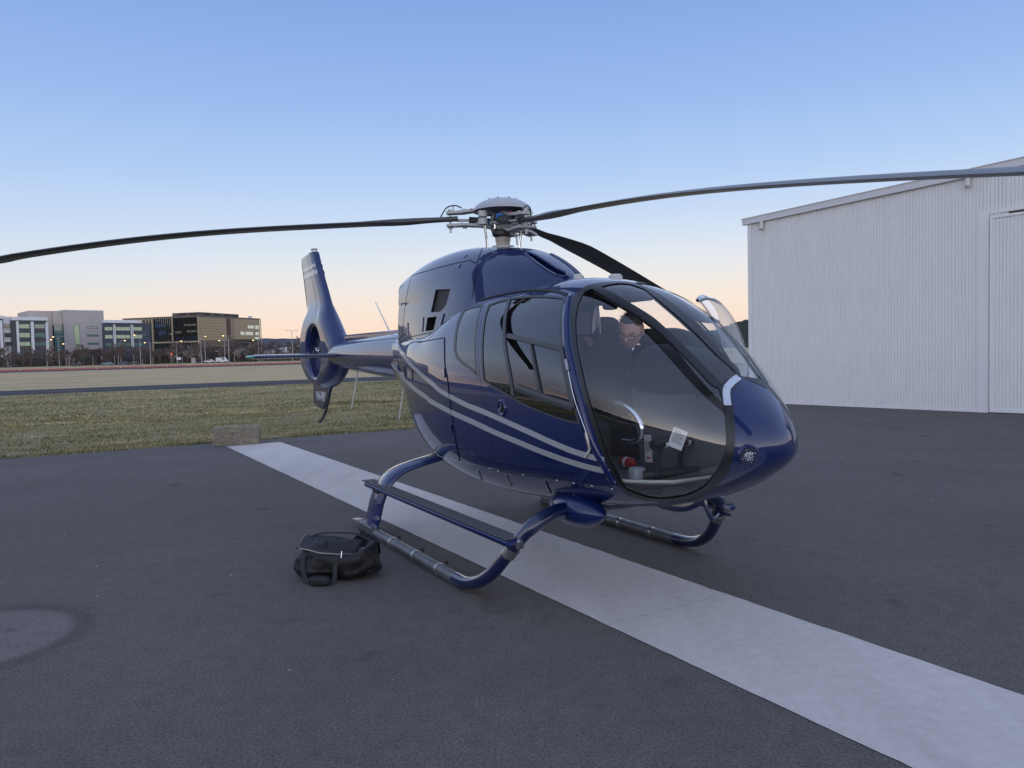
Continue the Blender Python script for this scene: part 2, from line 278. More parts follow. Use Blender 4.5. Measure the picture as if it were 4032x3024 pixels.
POD_REGIONS = {
 'frame_a': [(0.464,90.03),(0.4717,90.51),(0.4792,91.27),(0.4848,92.98),(0.4885,96.08),(0.4901,98.39),(0.4923,100.91),(0.4951,103.3),(0.498,105.4),(0.5019,107.72),(0.5055,109.89),(0.5077,112.31),(0.5079,115.17),(0.5072,118.11),(0.5076,120.76),(0.5016,125.17),(0.4934,129.55),(0.4886,131.67),(0.4833,134),(0.4784,136.21),(0.4738,138.25),(0.4694,140.21),(0.4654,142.01),(0.4608,144.11),(0.4556,146.38),(0.4523,147.89),(0.4487,149.56),(0.4448,151.37),(0.4408,153.3),(0.4373,154.96),(0.4337,156.74),(0.43,158.6),(0.4265,160.49),(0.4231,162.34),(0.4198,164.17),(0.4166,166.01),(0.4135,167.87),(0.4105,169.75),(0.4076,171.66),(0.4049,173.59),(0.4023,175.56),(0.3998,177.55),(0.3973,179.56),(0.3948,182.05),(0.3924,184.74),(0.39,187.51),(0.3878,190.3),(0.3858,193.03),(0.3842,195.63),(0.3824,198.65),(0.381,201.51),(0.3798,204.31),(0.3789,207.15),(0.3783,210.21),(0.3781,213.41),(0.3785,216.53),(0.3794,219.26),(0.3816,222.92),(0.383,225.53),(0.3834,230.57),(0.3797,233.07),(0.3762,235.76),(0.3726,238.39),(0.3673,241.08),(0.3628,242.54),(0.3575,244.14),(0.3522,245.87),(0.3475,247.63),(0.3421,250.06),(0.3373,252.55),(0.3325,254.66),(0.3241,256.6),(0.3119,256.53),(0.2949,254.17),(0.276,250.88),(0.2623,248.57),(0.2481,246.03),(0.2344,243.3),(0.2155,238.88),(0.1969,233.25),(0.1785,225.53),(0.162,215.6),(0.1528,207.61),(0.1456,198.51),(0.1408,188.4),(0.1384,178.56),(0.1376,171.53),(0.1386,163.96),(0.1408,157.7),(0.1445,151.2),(0.1494,145.05),(0.1547,139.72),(0.1622,133.98),(0.1701,129.17),(0.1782,124.74),(0.1865,120.5),(0.195,116.55),(0.2038,112.76),(0.2088,105.86),(0.2152,98.66),(0.2225,91.12),(0.2311,83.27)],
 'pane_up': [(0.4854,110.37),(0.4755,111.21),(0.4664,111.83),(0.4578,112.28),(0.4496,112.59),(0.4416,112.8),(0.4338,112.94),(0.4258,113.01),(0.4177,113.01),(0.4097,112.92),(0.4022,112.78),(0.3953,112.6),(0.3893,112.43),(0.3806,112.14),(0.3737,112),(0.3649,112.04),(0.3588,112.12),(0.3521,112.25),(0.3449,112.38),(0.3375,112.52),(0.3302,112.64),(0.3232,112.73),(0.3164,112.82),(0.3097,112.91),(0.303,113.01),(0.2963,113.1),(0.2897,113.18),(0.2831,113.24),(0.275,113.31),(0.2666,113.38),(0.2583,113.45),(0.2506,113.5),(0.2441,113.51),(0.2337,113.33),(0.2261,113.04),(0.2275,107.39),(0.2302,101.4),(0.2334,96.63),(0.2392,93.08),(0.2452,93.63),(0.2531,94.49),(0.2592,95.3),(0.2662,96.27),(0.2739,97.19),(0.2821,97.91),(0.2891,98.28),(0.2966,98.52),(0.3044,98.69),(0.3121,98.82),(0.3197,98.96),(0.327,99.13),(0.3343,99.27),(0.3416,99.39),(0.3488,99.48),(0.3562,99.54),(0.3634,99.57),(0.3707,99.58),(0.3781,99.54),(0.3857,99.42),(0.3939,99.17),(0.4026,98.77),(0.412,98.19),(0.422,97.38),(0.433,96.27),(0.4452,94.74),(0.4551,95.51),(0.4646,96.18),(0.471,97.21),(0.4753,98.92),(0.4787,101.62),(0.4816,104.6),(0.4834,107.57)],
 'pane_low': [(0.4912,114.7),(0.481,115.68),(0.4716,116.44),(0.4626,117.04),(0.4538,117.52),(0.4451,117.87),(0.4375,118.07),(0.4297,118.18),(0.4219,118.22),(0.4145,118.18),(0.4076,118.11),(0.4015,118.02),(0.3941,117.91),(0.3879,117.81),(0.3819,117.75),(0.3753,117.7),(0.3694,117.64),(0.3634,117.57),(0.3571,117.51),(0.3506,117.49),(0.3439,117.54),(0.3368,117.7),(0.3293,117.94),(0.3217,118.23),(0.314,118.52),(0.3064,118.77),(0.2988,118.97),(0.2909,119.16),(0.2831,119.35),(0.2756,119.55),(0.2687,119.79),(0.2606,120.17),(0.2531,120.64),(0.2464,121.1),(0.2408,121.44),(0.2306,121.48),(0.2204,119.3),(0.2126,121.82),(0.2049,124.4),(0.1972,127.3),(0.1897,130.8),(0.1839,134.23),(0.1783,138.15),(0.1732,142.41),(0.1688,146.81),(0.1651,151.17),(0.1614,156.49),(0.1586,161.84),(0.157,167.25),(0.1566,172.71),(0.1576,178.25),(0.16,185.61),(0.1638,193.36),(0.1689,200.27),(0.1767,207.8),(0.1855,213.97),(0.196,219.65),(0.2088,225.3),(0.2231,230.45),(0.2376,234.57),(0.2518,237.58),(0.2655,239.79),(0.2785,241.33),(0.2905,242.26),(0.3016,242.58),(0.3122,242.31),(0.3204,241.71),(0.3287,240.82),(0.3365,239.82),(0.3431,238.78),(0.3495,237.28),(0.3541,235.57),(0.3579,233.77),(0.3626,230.69),(0.3666,227.93),(0.3726,224.64),(0.3738,221.96),(0.3736,218.33),(0.3725,215.04),(0.3715,211.34),(0.3714,207.79),(0.3723,204.76),(0.3737,201.79),(0.3754,198.2),(0.3764,195.97),(0.3776,193.49),(0.3791,190.88),(0.3808,188.25),(0.3827,185.72),(0.3847,183.4),(0.3871,180.89),(0.3895,178.88),(0.3919,177.12),(0.3943,175.37),(0.3969,173.55),(0.3996,171.66),(0.4024,169.74),(0.4054,167.82),(0.4084,165.9),(0.4115,164.02),(0.4147,162.13),(0.418,160.22),(0.4214,158.34),(0.4249,156.54),(0.4282,154.87),(0.4322,153.02),(0.4359,151.33),(0.4396,149.71),(0.4432,148.07),(0.4478,145.84),(0.4524,143.59),(0.4571,141.28),(0.4622,138.83),(0.4675,136.27),(0.4726,133.68),(0.4773,131.01),(0.4819,128.27),(0.486,125.6),(0.4911,121.77),(0.4945,118.39)],
 'door': [(0.6871,126.64),(0.6792,124.73),(0.671,122.9),(0.6642,122.07),(0.6565,121.49),(0.6476,121.06),(0.6373,120.73),(0.6259,120.56),(0.6141,120.57),(0.6022,120.74),(0.5902,121),(0.5781,121.31),(0.5656,121.63),(0.5533,121.92),(0.5425,122.19),(0.5298,122.76),(0.5188,123.33),(0.5125,126.41),(0.5074,129.21),(0.5024,131.93),(0.4974,134.57),(0.4925,137.17),(0.4871,139.9),(0.4834,141.71),(0.4794,143.64),(0.4755,145.56),(0.4718,147.36),(0.4687,148.93),(0.4645,150.91),(0.4608,152.52),(0.4567,154.29),(0.4534,155.81),(0.45,157.38),(0.4464,159.13),(0.4425,161.16),(0.4397,162.76),(0.4368,164.57),(0.4339,166.5),(0.4311,168.47),(0.4285,170.39),(0.4263,172.15),(0.424,174.08),(0.422,175.9),(0.4201,177.63),(0.4183,179.31),(0.4165,181.23),(0.4143,183.86),(0.4123,186.41),(0.4105,188.81),(0.4089,191),(0.407,193.5),(0.4054,195.66),(0.4037,197.68),(0.4005,200.42),(0.3974,203.15),(0.3955,206.4),(0.3943,209.89),(0.3934,212.35),(0.3929,214.94),(0.3928,217.41),(0.3936,220.6),(0.3951,223.73),(0.4012,223.04),(0.4071,222.44),(0.4132,221.89),(0.4197,221.37),(0.4269,220.87),(0.4351,220.39),(0.4414,220.07),(0.4483,219.75),(0.4558,219.46),(0.4638,219.23),(0.4721,219.02),(0.4804,218.83),(0.4888,218.66),(0.4968,218.52),(0.5045,218.39),(0.514,218.27),(0.5233,218.18),(0.5324,218.11),(0.5414,218.06),(0.5502,218.01),(0.5589,217.96),(0.5675,217.88),(0.5772,217.78),(0.5866,217.66),(0.5958,217.53),(0.6049,217.42),(0.6143,217.33),(0.6239,217.27),(0.6199,213.81),(0.6172,210.6),(0.6151,207.32),(0.6139,204.69),(0.6132,201.97),(0.6128,199.24),(0.6129,196.59),(0.6134,193.97),(0.6141,191.36),(0.615,188.79),(0.6162,186.33),(0.6175,184.07),(0.6189,181.97),(0.6203,179.85),(0.6218,177.94),(0.6234,176.16),(0.6251,174.2),(0.6271,172.19),(0.6291,170.25),(0.631,168.5),(0.6336,166.16),(0.6358,164.12),(0.6382,161.78),(0.6401,160.03),(0.6424,158.07),(0.6449,156.01),(0.6475,153.99),(0.65,152.11),(0.6536,149.36),(0.657,146.81),(0.6605,144.17),(0.6647,141.21),(0.6694,138.07),(0.6741,134.99),(0.6801,130.91)],
 'door_trim': [(0.6781,128.22),(0.6707,127.02),(0.6625,125.87),(0.6554,125.22),(0.6474,124.68),(0.6382,124.29),(0.6276,124.06),(0.616,123.96),(0.6042,123.98),(0.5925,124.09),(0.5807,124.25),(0.5691,124.42),(0.557,124.58),(0.5452,124.7),(0.5352,124.78),(0.5246,125.05),(0.5158,125.34),(0.5086,128.71),(0.5027,131.77),(0.4971,134.76),(0.4927,137.1),(0.4883,139.47),(0.4843,141.72),(0.4806,143.73),(0.4763,145.98),(0.4721,147.96),(0.468,149.85),(0.464,151.62),(0.46,153.3),(0.4557,155.16),(0.4524,156.66),(0.4491,158.22),(0.4456,159.97),(0.4419,162.03),(0.4397,163.44),(0.4375,165.05),(0.4352,166.77),(0.4331,168.56),(0.4311,170.33),(0.4293,172.01),(0.4276,173.52),(0.425,175.78),(0.4226,177.75),(0.4203,179.61),(0.4181,182.02),(0.4274,182.06),(0.4369,182.07),(0.448,181.87),(0.4562,181.57),(0.4654,181.15),(0.4751,180.66),(0.4847,180.12),(0.4934,179.69),(0.5031,179.21),(0.5119,178.73),(0.5204,178.2),(0.5293,177.59),(0.5386,176.85),(0.548,176.03),(0.5576,175.17),(0.5671,174.32),(0.5768,173.48),(0.5868,172.62),(0.5963,171.79),(0.6045,171),(0.6161,169.67),(0.6255,168.43),(0.6278,166.31),(0.6304,164.18),(0.6332,161.75),(0.6351,160),(0.6373,158.05),(0.6398,156),(0.6424,153.98),(0.6449,152.11),(0.6485,149.37),(0.6518,146.84),(0.6553,144.21),(0.6597,141.22),(0.6647,138.04),(0.6694,135.06),(0.6739,131.55)],
 'quarter_trim': [(0.6906,127.35),(0.6849,131.12),(0.6795,134.91),(0.6747,137.96),(0.6699,141.15),(0.6657,144.14),(0.6619,146.89),(0.6584,149.54),(0.6551,152.1),(0.652,154.56),(0.6489,156.97),(0.6459,159.45),(0.6436,161.4),(0.6413,163.4),(0.6391,165.42),(0.6373,167.41),(0.6457,166.12),(0.6543,164.82),(0.6628,163.65),(0.6752,162.34),(0.6862,161.18),(0.7011,158.74),(0.712,155.08),(0.7161,152.43),(0.7198,149.54),(0.7233,146.95),(0.7266,144.1),(0.7296,141.6),(0.7332,138.71),(0.7366,135.75),(0.74,131.54),(0.7454,126.55),(0.7308,127.11),(0.7164,127.46),(0.7029,127.58)],
 'quarter_glass': [(0.6928,129.18),(0.6923,130.34),(0.6863,134.39),(0.6811,137.61),(0.6761,140.89),(0.6717,143.96),(0.6679,146.76),(0.6643,149.46),(0.6609,152.07),(0.6577,154.58),(0.6545,157.02),(0.6515,159.53),(0.6492,161.5),(0.6468,163.52),(0.6447,165.55),(0.6421,165.9),(0.6422,165.34),(0.6509,164.01),(0.6598,162.79),(0.6725,161.43),(0.6829,160.34),(0.6962,158.17),(0.7058,154.94),(0.7094,152.57),(0.7128,149.81),(0.7161,147.35),(0.7193,144.64),(0.7221,142.26),(0.7255,139.53),(0.7283,136.88),(0.7308,133.14),(0.7333,129.65),(0.722,129.79),(0.7085,129.84),(0.6959,129.67)],
 'door_glass': [(0.6707,129.6),(0.6645,128.65),(0.6562,127.6),(0.6492,127.02),(0.6411,126.53),(0.632,126.18),(0.6216,125.96),(0.6102,125.84),(0.5986,125.82),(0.5872,125.87),(0.5758,125.97),(0.5645,126.06),(0.5528,126.15),(0.5413,126.21),(0.5316,126.25),(0.5215,126.45),(0.5172,126.58),(0.5128,128.68),(0.5068,131.79),(0.501,134.85),(0.4965,137.23),(0.4921,139.63),(0.488,141.92),(0.4843,143.97),(0.4798,146.28),(0.4756,148.31),(0.4714,150.22),(0.4674,152.02),(0.4634,153.73),(0.4591,155.59),(0.4558,157.1),(0.4525,158.67),(0.4491,160.4),(0.4455,162.45),(0.4433,163.85),(0.4411,165.44),(0.4389,167.17),(0.4368,168.95),(0.4348,170.72),(0.433,172.41),(0.4313,173.94),(0.4287,176.22),(0.4263,178.2),(0.424,180.08),(0.4226,180.97),(0.4266,180.84),(0.436,180.87),(0.4469,180.68),(0.4549,180.39),(0.464,179.99),(0.4736,179.62),(0.4831,179.23),(0.4919,178.83),(0.5014,178.36),(0.5102,177.89),(0.5186,177.37),(0.5273,176.77),(0.5365,176.05),(0.5458,175.23),(0.5554,174.37),(0.5649,173.52),(0.5747,172.68),(0.5846,171.82),(0.5941,170.99),(0.6021,170.22),(0.6134,168.92),(0.6211,167.91),(0.623,166.16),(0.6256,164.05),(0.6283,161.66),(0.6302,159.94),(0.6324,158.01),(0.6349,155.98),(0.6375,153.99),(0.6399,152.14),(0.6434,149.46),(0.6466,146.97),(0.6501,144.38),(0.6543,141.43),(0.6592,138.33),(0.6636,135.49),(0.6677,132.19)],
}
POD_LINES = {
 'door_post': [(0.6362,125.24),(0.6253,131.05),(0.6173,135.96),(0.6092,140.49),(0.6018,144.66),(0.5949,148.61),(0.5886,152.16),(0.5833,154.88),(0.5775,157.7),(0.5729,160.14),(0.5683,162.84),(0.5639,165.6),(0.56,168.4),(0.5563,171.3),(0.5531,174.19)],
 'slide_top': [(0.5866,148.03),(0.5698,148.79),(0.5535,149.43),(0.5377,149.96),(0.5224,150.4),(0.5076,150.74),(0.4932,150.99),(0.4792,151.12),(0.4656,151.13)],
 'slide_front': [(0.4686,150.85),(0.4624,153.79),(0.4567,156.71),(0.4517,159.49),(0.4472,162.02),(0.4431,164.43),(0.4393,166.88),(0.4359,169.42),(0.4329,172.02),(0.4301,174.65)],
 'slide_bottom': [(0.4301,174.33),(0.4431,174.1),(0.4564,173.85),(0.47,173.52),(0.4842,173.09),(0.4961,172.65),(0.5085,172.11),(0.5213,171.52),(0.5344,170.88),(0.5477,170.22)],
 'slide_mid': [(0.5313,151.55),(0.525,154.33),(0.5194,157.06),(0.5135,160.12),(0.5088,162.8),(0.5041,165.73),(0.4997,168.77),(0.4959,171.77)],
 'stripe_up': [(0.9675,140.4),(0.9446,149.67),(0.9183,153.94),(0.8841,155.35),(0.8559,157.88),(0.8315,161.39),(0.808,165.54),(0.7915,168.28),(0.7754,170.57),(0.7627,172.2),(0.745,174.75),(0.7295,176.05),(0.71,177.43),(0.6983,178.21),(0.6854,179.07),(0.6726,179.91),(0.6608,180.79),(0.6475,181.65),(0.6351,182.35),(0.6211,183.23),(0.6087,184.13),(0.5952,185.15),(0.5816,186.23),(0.5685,187.29),(0.556,188.31),(0.5437,189.34),(0.5316,190.37),(0.5198,191.4),(0.5082,192.45),(0.4969,193.52),(0.4857,194.56),(0.4747,195.54),(0.4641,196.45),(0.4538,197.33),(0.4434,198.18),(0.4323,198.97),(0.4228,199.55),(0.4128,200.1),(0.4027,200.64),(0.3926,201.23),(0.3828,201.88)],
 'stripe_low': [(1,175.03),(0.9872,189.67),(0.9737,193.78),(0.9557,193.98),(0.9265,186.87),(0.888,178.67),(0.8578,177.21),(0.8314,178.35),(0.802,180.05),(0.7806,181.38),(0.7824,181.95),(0.7694,182.58),(0.7517,183.48),(0.7352,184.43),(0.7217,185.26),(0.7089,186.08),(0.6955,186.95),(0.6815,187.84),(0.667,188.78),(0.6513,189.86),(0.6384,190.85),(0.6247,191.95),(0.611,193.07),(0.5977,194.14),(0.5851,195.11),(0.5726,196.03),(0.5604,196.94),(0.5484,197.85),(0.5366,198.79),(0.5251,199.73),(0.5138,200.66),(0.5027,201.54),(0.4917,202.39),(0.4808,203.2),(0.4701,203.98),(0.4595,204.71),(0.4491,205.41),(0.4388,206.11),(0.4287,206.77),(0.4188,207.41),(0.409,207.99),(0.3994,208.54),(0.3899,209.1),(0.3806,209.76)],
 'seam_rear': [(0.7495,146.91),(0.7437,150.46),(0.7389,153.91),(0.7349,157.13),(0.7317,159.94),(0.7292,162.2),(0.7242,165.29),(0.7198,167.37),(0.7165,170),(0.7134,173.3),(0.7117,175.68),(0.7102,178.47),(0.7089,181.61),(0.7078,184.68),(0.7061,189.11),(0.7049,193.47),(0.7048,196.38),(0.7053,199.65),(0.7065,203.02),(0.7085,206.2),(0.7115,209.95),(0.7155,213.58),(0.7215,217.64)],
 'seam_rear_top': [(0.8506,138.54),(0.8237,139.85),(0.7946,143.75),(0.7703,146.03),(0.7495,146.91)],
 'seam_belly': [(0.835,228.93),(0.8078,225.78),(0.7764,221.72),(0.761,220.57),(0.7457,219.74),(0.7234,218.68),(0.711,218.23),(0.6978,217.85),(0.684,217.57),(0.6695,217.39),(0.6546,217.28),(0.6394,217.24),(0.6239,217.27),(0.6125,217.31),(0.6003,217.38),(0.5877,217.46),(0.5748,217.57),(0.5618,217.69),(0.5491,217.81),(0.5368,217.94),(0.5252,218.09),(0.5143,218.24),(0.5045,218.39),(0.492,218.62),(0.4805,218.85),(0.4699,219.08),(0.4601,219.34),(0.4512,219.63),(0.4429,220),(0.4351,220.39),(0.4232,221.12),(0.4132,221.89),(0.4042,222.73),(0.3951,223.73)],
 'gasket': [(0.7558,123.12),(0.7396,121.21),(0.721,122.59),(0.7029,123.08),(0.693,122.47),(0.6836,121.51),(0.6731,120.5),(0.6638,119.78),(0.6533,119.13),(0.6424,118.64),(0.6322,118.36),(0.6206,118.23),(0.6097,118.36),(0.5965,118.86),(0.5837,119.47),(0.5698,120.12),(0.5565,120.66),(0.5456,121.12),(0.5303,122.21),(0.5178,123.28)],
 'seam_roof': [(0.7463,141.83),(0.756,136.93),(0.7683,134.18),(0.7699,131.36),(0.7594,129.2),(0.7685,123.04),(0.7615,122.4)],
 'pillar': [(0.5142,122.91),(0.5048,127.47),(0.4969,131.59),(0.4917,134.22),(0.4866,136.79),(0.4811,139.5),(0.4764,141.78),(0.4716,144.21),(0.467,146.54),(0.4631,148.54),(0.4569,151.33),(0.4508,153.87),(0.4465,155.9),(0.442,158.12),(0.4369,160.76),(0.4333,162.69),(0.4294,164.9),(0.4255,167.23),(0.4219,169.54),(0.4189,171.68),(0.416,174.08),(0.4135,176.33),(0.4113,178.47),(0.4091,180.7),(0.406,184.16),(0.4031,187.42),(0.4003,190.5),(0.3963,194.8),(0.3928,198.61),(0.3903,201.55),(0.3881,204.32),(0.3864,207.58),(0.3857,211.32),(0.3867,215.91),(0.3901,221.18)],
 'hinge_up': [(0.4522,155.14),(0.4493,156.49),(0.4466,157.84),(0.444,159.19)],
 'hinge_low': [(0.4054,185.62),(0.4045,187.35),(0.4036,189.1),(0.4029,190.86),(0.4023,192.64),(0.4019,194.43)],
 'door_edge_glint': [(0.445,159.26),(0.4409,161.58),(0.4372,163.91),(0.4338,166.26),(0.4303,168.67),(0.4265,171.14),(0.4231,173.26),(0.4195,175.44),(0.4158,177.68),(0.4122,179.97),(0.4086,182.95),(0.4054,185.96)],
 'hinge_arm': [(0.4015,194.41),(0.4033,196.25),(0.4081,198.37),(0.4144,200.82)],
 'handle': [(0.5784,179.76),(0.5776,179.99)],
 'latch_a': [(0.6813,220.81),(0.6862,224.02),(0.6935,227.88),(0.7062,233.28)],
 'latch_b': [(0.6123,220.4),(0.6151,222.78),(0.619,225.39),(0.6243,228.37),(0.6317,231.95)],
 'latch_c': [(0.5277,220.67),(0.5305,223.15),(0.5344,225.88),(0.5398,228.99),(0.5474,232.73)],
 'lock_a': [(0.7108,193.39),(0.7108,195.81),(0.7112,198.25)],
 'lock_b': [(0.7292,164.29),(0.7271,166.11),(0.7251,167.92)],
 'port_a': [(0.8474,161.46),(0.8467,164.7),(0.8463,168.01),(0.8461,171.41)],
 'port_b': [(0.8675,164.97),(0.8668,170.72)],
 'latch_d': [(0.8789,132.89),(0.8508,134.7)],
 'light': [(0.105,192.24),(0.0985,195.55)],
 'tape_a': [(0.1851,128.44),(0.1915,125.06),(0.1981,121.79),(0.2037,119.05),(0.2127,113.81)],
 'tape_b': [(0.2127,113.81),(0.2162,108.89),(0.2201,103.91),(0.2234,99.03),(0.2271,94.02)],
 'rivets': [(0.767,221.65),(0.7403,219.51),(0.7232,219.29),(0.7036,218.58),(0.6441,217.69),(0.6264,218.61),(0.5691,218.6),(0.4989,219.65),(0.466,220.11),(0.4325,221.05),(0.3977,222.99),(0.3883,200.97),(0.3828,217.36)],
}
COWL_REGIONS = {
 'intake': [(0.4931,110.08),(0.4832,105.08),(0.4514,104.71),(0.4317,105.22),(0.4094,105.87),(0.3923,106.3),(0.3739,106.66),(0.3569,106.6),(0.3342,104.81),(0.3154,103.23),(0.2962,107.83),(0.3068,114.58),(0.334,118.63),(0.3538,119.06),(0.3763,118.78),(0.3922,118.34),(0.4093,117.56),(0.4277,116.45),(0.4475,114.9),(0.4693,112.79)],
 'vent_big': [(0.7743,149.1),(0.75,149.49),(0.7263,149.73),(0.7033,149.86),(0.7052,152.27),(0.7072,154.65),(0.7092,157.01),(0.7113,159.36),(0.723,161.11),(0.7351,162.85),(0.76,162.77),(0.7858,162.6),(0.7835,159.91),(0.7815,157.22),(0.7797,154.53),(0.7768,151.84)],
 'vent_small': [(0.8023,165.29),(0.776,165.38),(0.7507,165.39),(0.7529,168.07),(0.7551,170.77),(0.7574,173.5),(0.7803,173.63),(0.8044,173.73),(0.8037,170.89),(0.803,168.08)],
}
COWL_LINES = {
 'seam_v': [(0.6665,111.36),(0.6375,123.49),(0.6251,131.22),(0.6188,135.28),(0.6132,139.34),(0.6091,143.1),(0.6067,146.29),(0.6052,149.69),(0.6045,152.65),(0.6041,155.56)],
 'seam_h': [(0.9346,128.3),(0.8996,130.67),(0.8763,131.87),(0.8488,132.76),(0.8202,133.26),(0.7925,133.41),(0.7673,133.28),(0.7423,132.88),(0.7164,132.12),(0.6922,131.15),(0.6718,130.21),(0.657,129.57),(0.6414,131.7),(0.6256,131.51)],
 'seam_r': [(0.9346,128.3),(0.9305,135.51),(0.9351,141.59),(0.9399,145.28),(0.9474,149.22),(0.9546,153.42),(0.9571,157.89),(0.9592,161.44),(0.9614,165.09),(0.9639,168.83),(0.9669,172.65),(0.9708,176.53)],
 'seam_base': [(0.9708,176.53),(0.924,176.27),(0.8797,175.96),(0.8393,175.6),(0.8027,175.22),(0.7688,174.84),(0.7367,174.45),(0.7061,174.02),(0.6776,173.55)],
 'clatch_a': [(0.8244,164.68),(0.8236,166.92),(0.8229,169.18),(0.8222,171.44),(0.8214,173.71)],
 'clatch_b': [(0.7141,164.26),(0.7163,166.25),(0.7186,168.25),(0.7208,170.26),(0.7231,172.27)],
 'clatch_c': [(0.926,165.84),(0.9252,168.12),(0.9245,170.4),(0.924,172.7),(0.9236,175)],
 'hingec_a': [(0.6956,126.86),(0.6943,123.13)],
 'hingec_b': [(0.6953,135.75),(0.6904,132.42)],
}
# ================================================================== HELICOPTER
HELI = empty('helicopter', (-0.0715, 6.9632, 0.0), math.radians(-60.529))
tag(HELI, 'glossy dark blue helicopter with two silver stripes parked on skids on the apron', 'helicopter')
H = HELI

def cspline(X, Y, left=None):
    X = np.asarray(X, float); Y = np.asarray(Y, float); n = len(X); h = np.diff(X); A = np.zeros((n, n)); b = np.zeros(n)
    for i in range(1, n-1):
        A[i, i-1] = h[i-1]; A[i, i] = 2*(h[i-1]+h[i]); A[i, i+1] = h[i]; b[i] = 6*((Y[i+1]-Y[i])/h[i]-(Y[i]-Y[i-1])/h[i-1])
    if left is None: A[0, 0] = 1
    else: A[0, 0] = 2*h[0]; A[0, 1] = h[0]; b[0] = 6*((Y[1]-Y[0])/h[0]-left)
    A[-1, -1] = 1; M = np.linalg.solve(A, b)
    def f(t):
        t = np.asarray(t, float); i = np.clip(np.searchsorted(X, t)-1, 0, n-2); d = t-X[i]; hh = h[i]
        return Y[i]+d*((Y[i+1]-Y[i])/hh-hh*(2*M[i]+M[i+1])/6)+d*d*M[i]/2+d**3*(M[i+1]-M[i])/(6*hh)
    return f
# cabin pod: stations x, half width, height of greatest width, roof, belly
XN, XR, ZN = 3.149, -2.35, 1.114
LX = XN-XR
POD_ST = [(3.02,.279,1.111,1.354,.953),(2.85,.424,1.153,1.519,.859),(2.55,.578,1.197,1.785,.736),(2.25,.664,1.239,1.988,.657),(1.85,.719,1.27,2.148,.603),(1.35,.741,1.281,2.221,.556),(.75,.735,1.284,2.242,.513),(.1,.695,1.291,2.215,.508),(-.25,.652,1.303,2.10,.528),(-.6,.598,1.321,1.965,.573),(-1.2,.475,1.406,1.915,.77),(-1.8,.319,1.572,1.885,1.169),(-2.35,.231,1.66,1.865,1.427)]
sk = [0]+[((XN-r[0])/LX)**.5 for r in POD_ST]
f_w = cspline(sk, [0]+[r[1] for r in POD_ST]); f_c = cspline(sk, [ZN]+[r[2] for r in POD_ST], 0.0)
f_t = cspline(sk, [ZN]+[r[3] for r in POD_ST]); f_b = cspline(sk, [ZN]+[r[4] for r in POD_ST])
def pod(s, th):
    s = np.asarray(s, float); th = np.asarray(th, float); c, sn = np.cos(th), np.sin(th)
    w = f_w(s); zc = f_c(s); k = np.clip(s*2.2, 0, 1)
    q = np.clip((s-.72)/.17, 0, 1); q = q*q*(3-2*q)
    n = np.where(sn >= 0, 2+.25*k+1.6*q, 2+.45*k); h = np.where(sn >= 0, f_t(s)-zc, zc-f_b(s))
    r = (np.abs(c)**n+np.abs(sn)**n)**(-1/n)
    return np.stack(np.broadcast_arrays(XN-LX*s*s, w*r*c, zc+h*r*sn), -1)
CXF, CXR, CZB = 1.45, -1.86, 1.80
CLX = CXF-CXR
COWL_ST = [(1.38,.075,2.145),(1.2,.18,2.24),(.9,.303,2.394),(.5,.395,2.545),(.1,.449,2.615),(-.4,.465,2.666),(-.9,.453,2.666),(-1.4,.412,2.624),(-1.86,.361,2.547)]
ck = [0]+[((CXF-r[0])/CLX)**.5 for r in COWL_ST]
c_w = cspline(ck, [0]+[r[1] for r in COWL_ST]); c_t = cspline(ck, [2.10]+[r[2] for r in COWL_ST])
def cowl(s, th):
    s = np.asarray(s, float); th = np.asarray(th, float); c, sn = np.cos(th), np.sin(th)
    n = 2+.7*np.clip(s*2.5, 0, 1); r = (np.abs(c)**n+np.abs(sn)**n)**(-1/n)
    y = c_w(s)*r*c; z = CZB+(c_t(s)-CZB)*r*sn
    q = np.clip((s-.62)/.38, 0, 1)**1.5; lo = np.clip((2.35-z)/.55, 0, 1)
    return np.stack(np.broadcast_arrays(CXF-CLX*s*s, y*(1+(.16-.18*q)*lo**2-.20*q*np.clip((2.5-z)/.3, 0, 1)), z), -1)
def normals_of(surf, s, th, ctr):
    s = np.maximum(np.asarray(s, float), 4e-3); th = np.asarray(th, float); e = 2e-4
    a = surf(np.minimum(s+e, 1), th)-surf(s-e, th); b = surf(s, th+e)-surf(s, th-e)
    n = np.cross(b, a); n /= np.maximum(np.linalg.norm(n, axis=-1, keepdims=True), 1e-12)
    p = surf(s, th)-np.array(ctr); p[..., 0] *= .25
    sg = np.sign(np.sum(n*p, -1, keepdims=True)); sg[sg == 0] = 1
    return n*sg
PC = (.6, 0, 1.35); CC = (.0, 0, 1.9)
def pod_pt(s, deg, off=0.0):
    t = math.radians(deg); return Vector(pod(s, t)+normals_of(pod, s, t, PC)*off)
def pod_n(s, deg): return Vector(normals_of(pod, s, math.radians(deg), PC))
def cowl_pt(s, deg, off=0.0):
    t = math.radians(deg); return Vector(cowl(s, t)+normals_of(cowl, s, t, CC)*off)
def cowl_n(s, deg): return Vector(normals_of(cowl, s, math.radians(deg), CC))

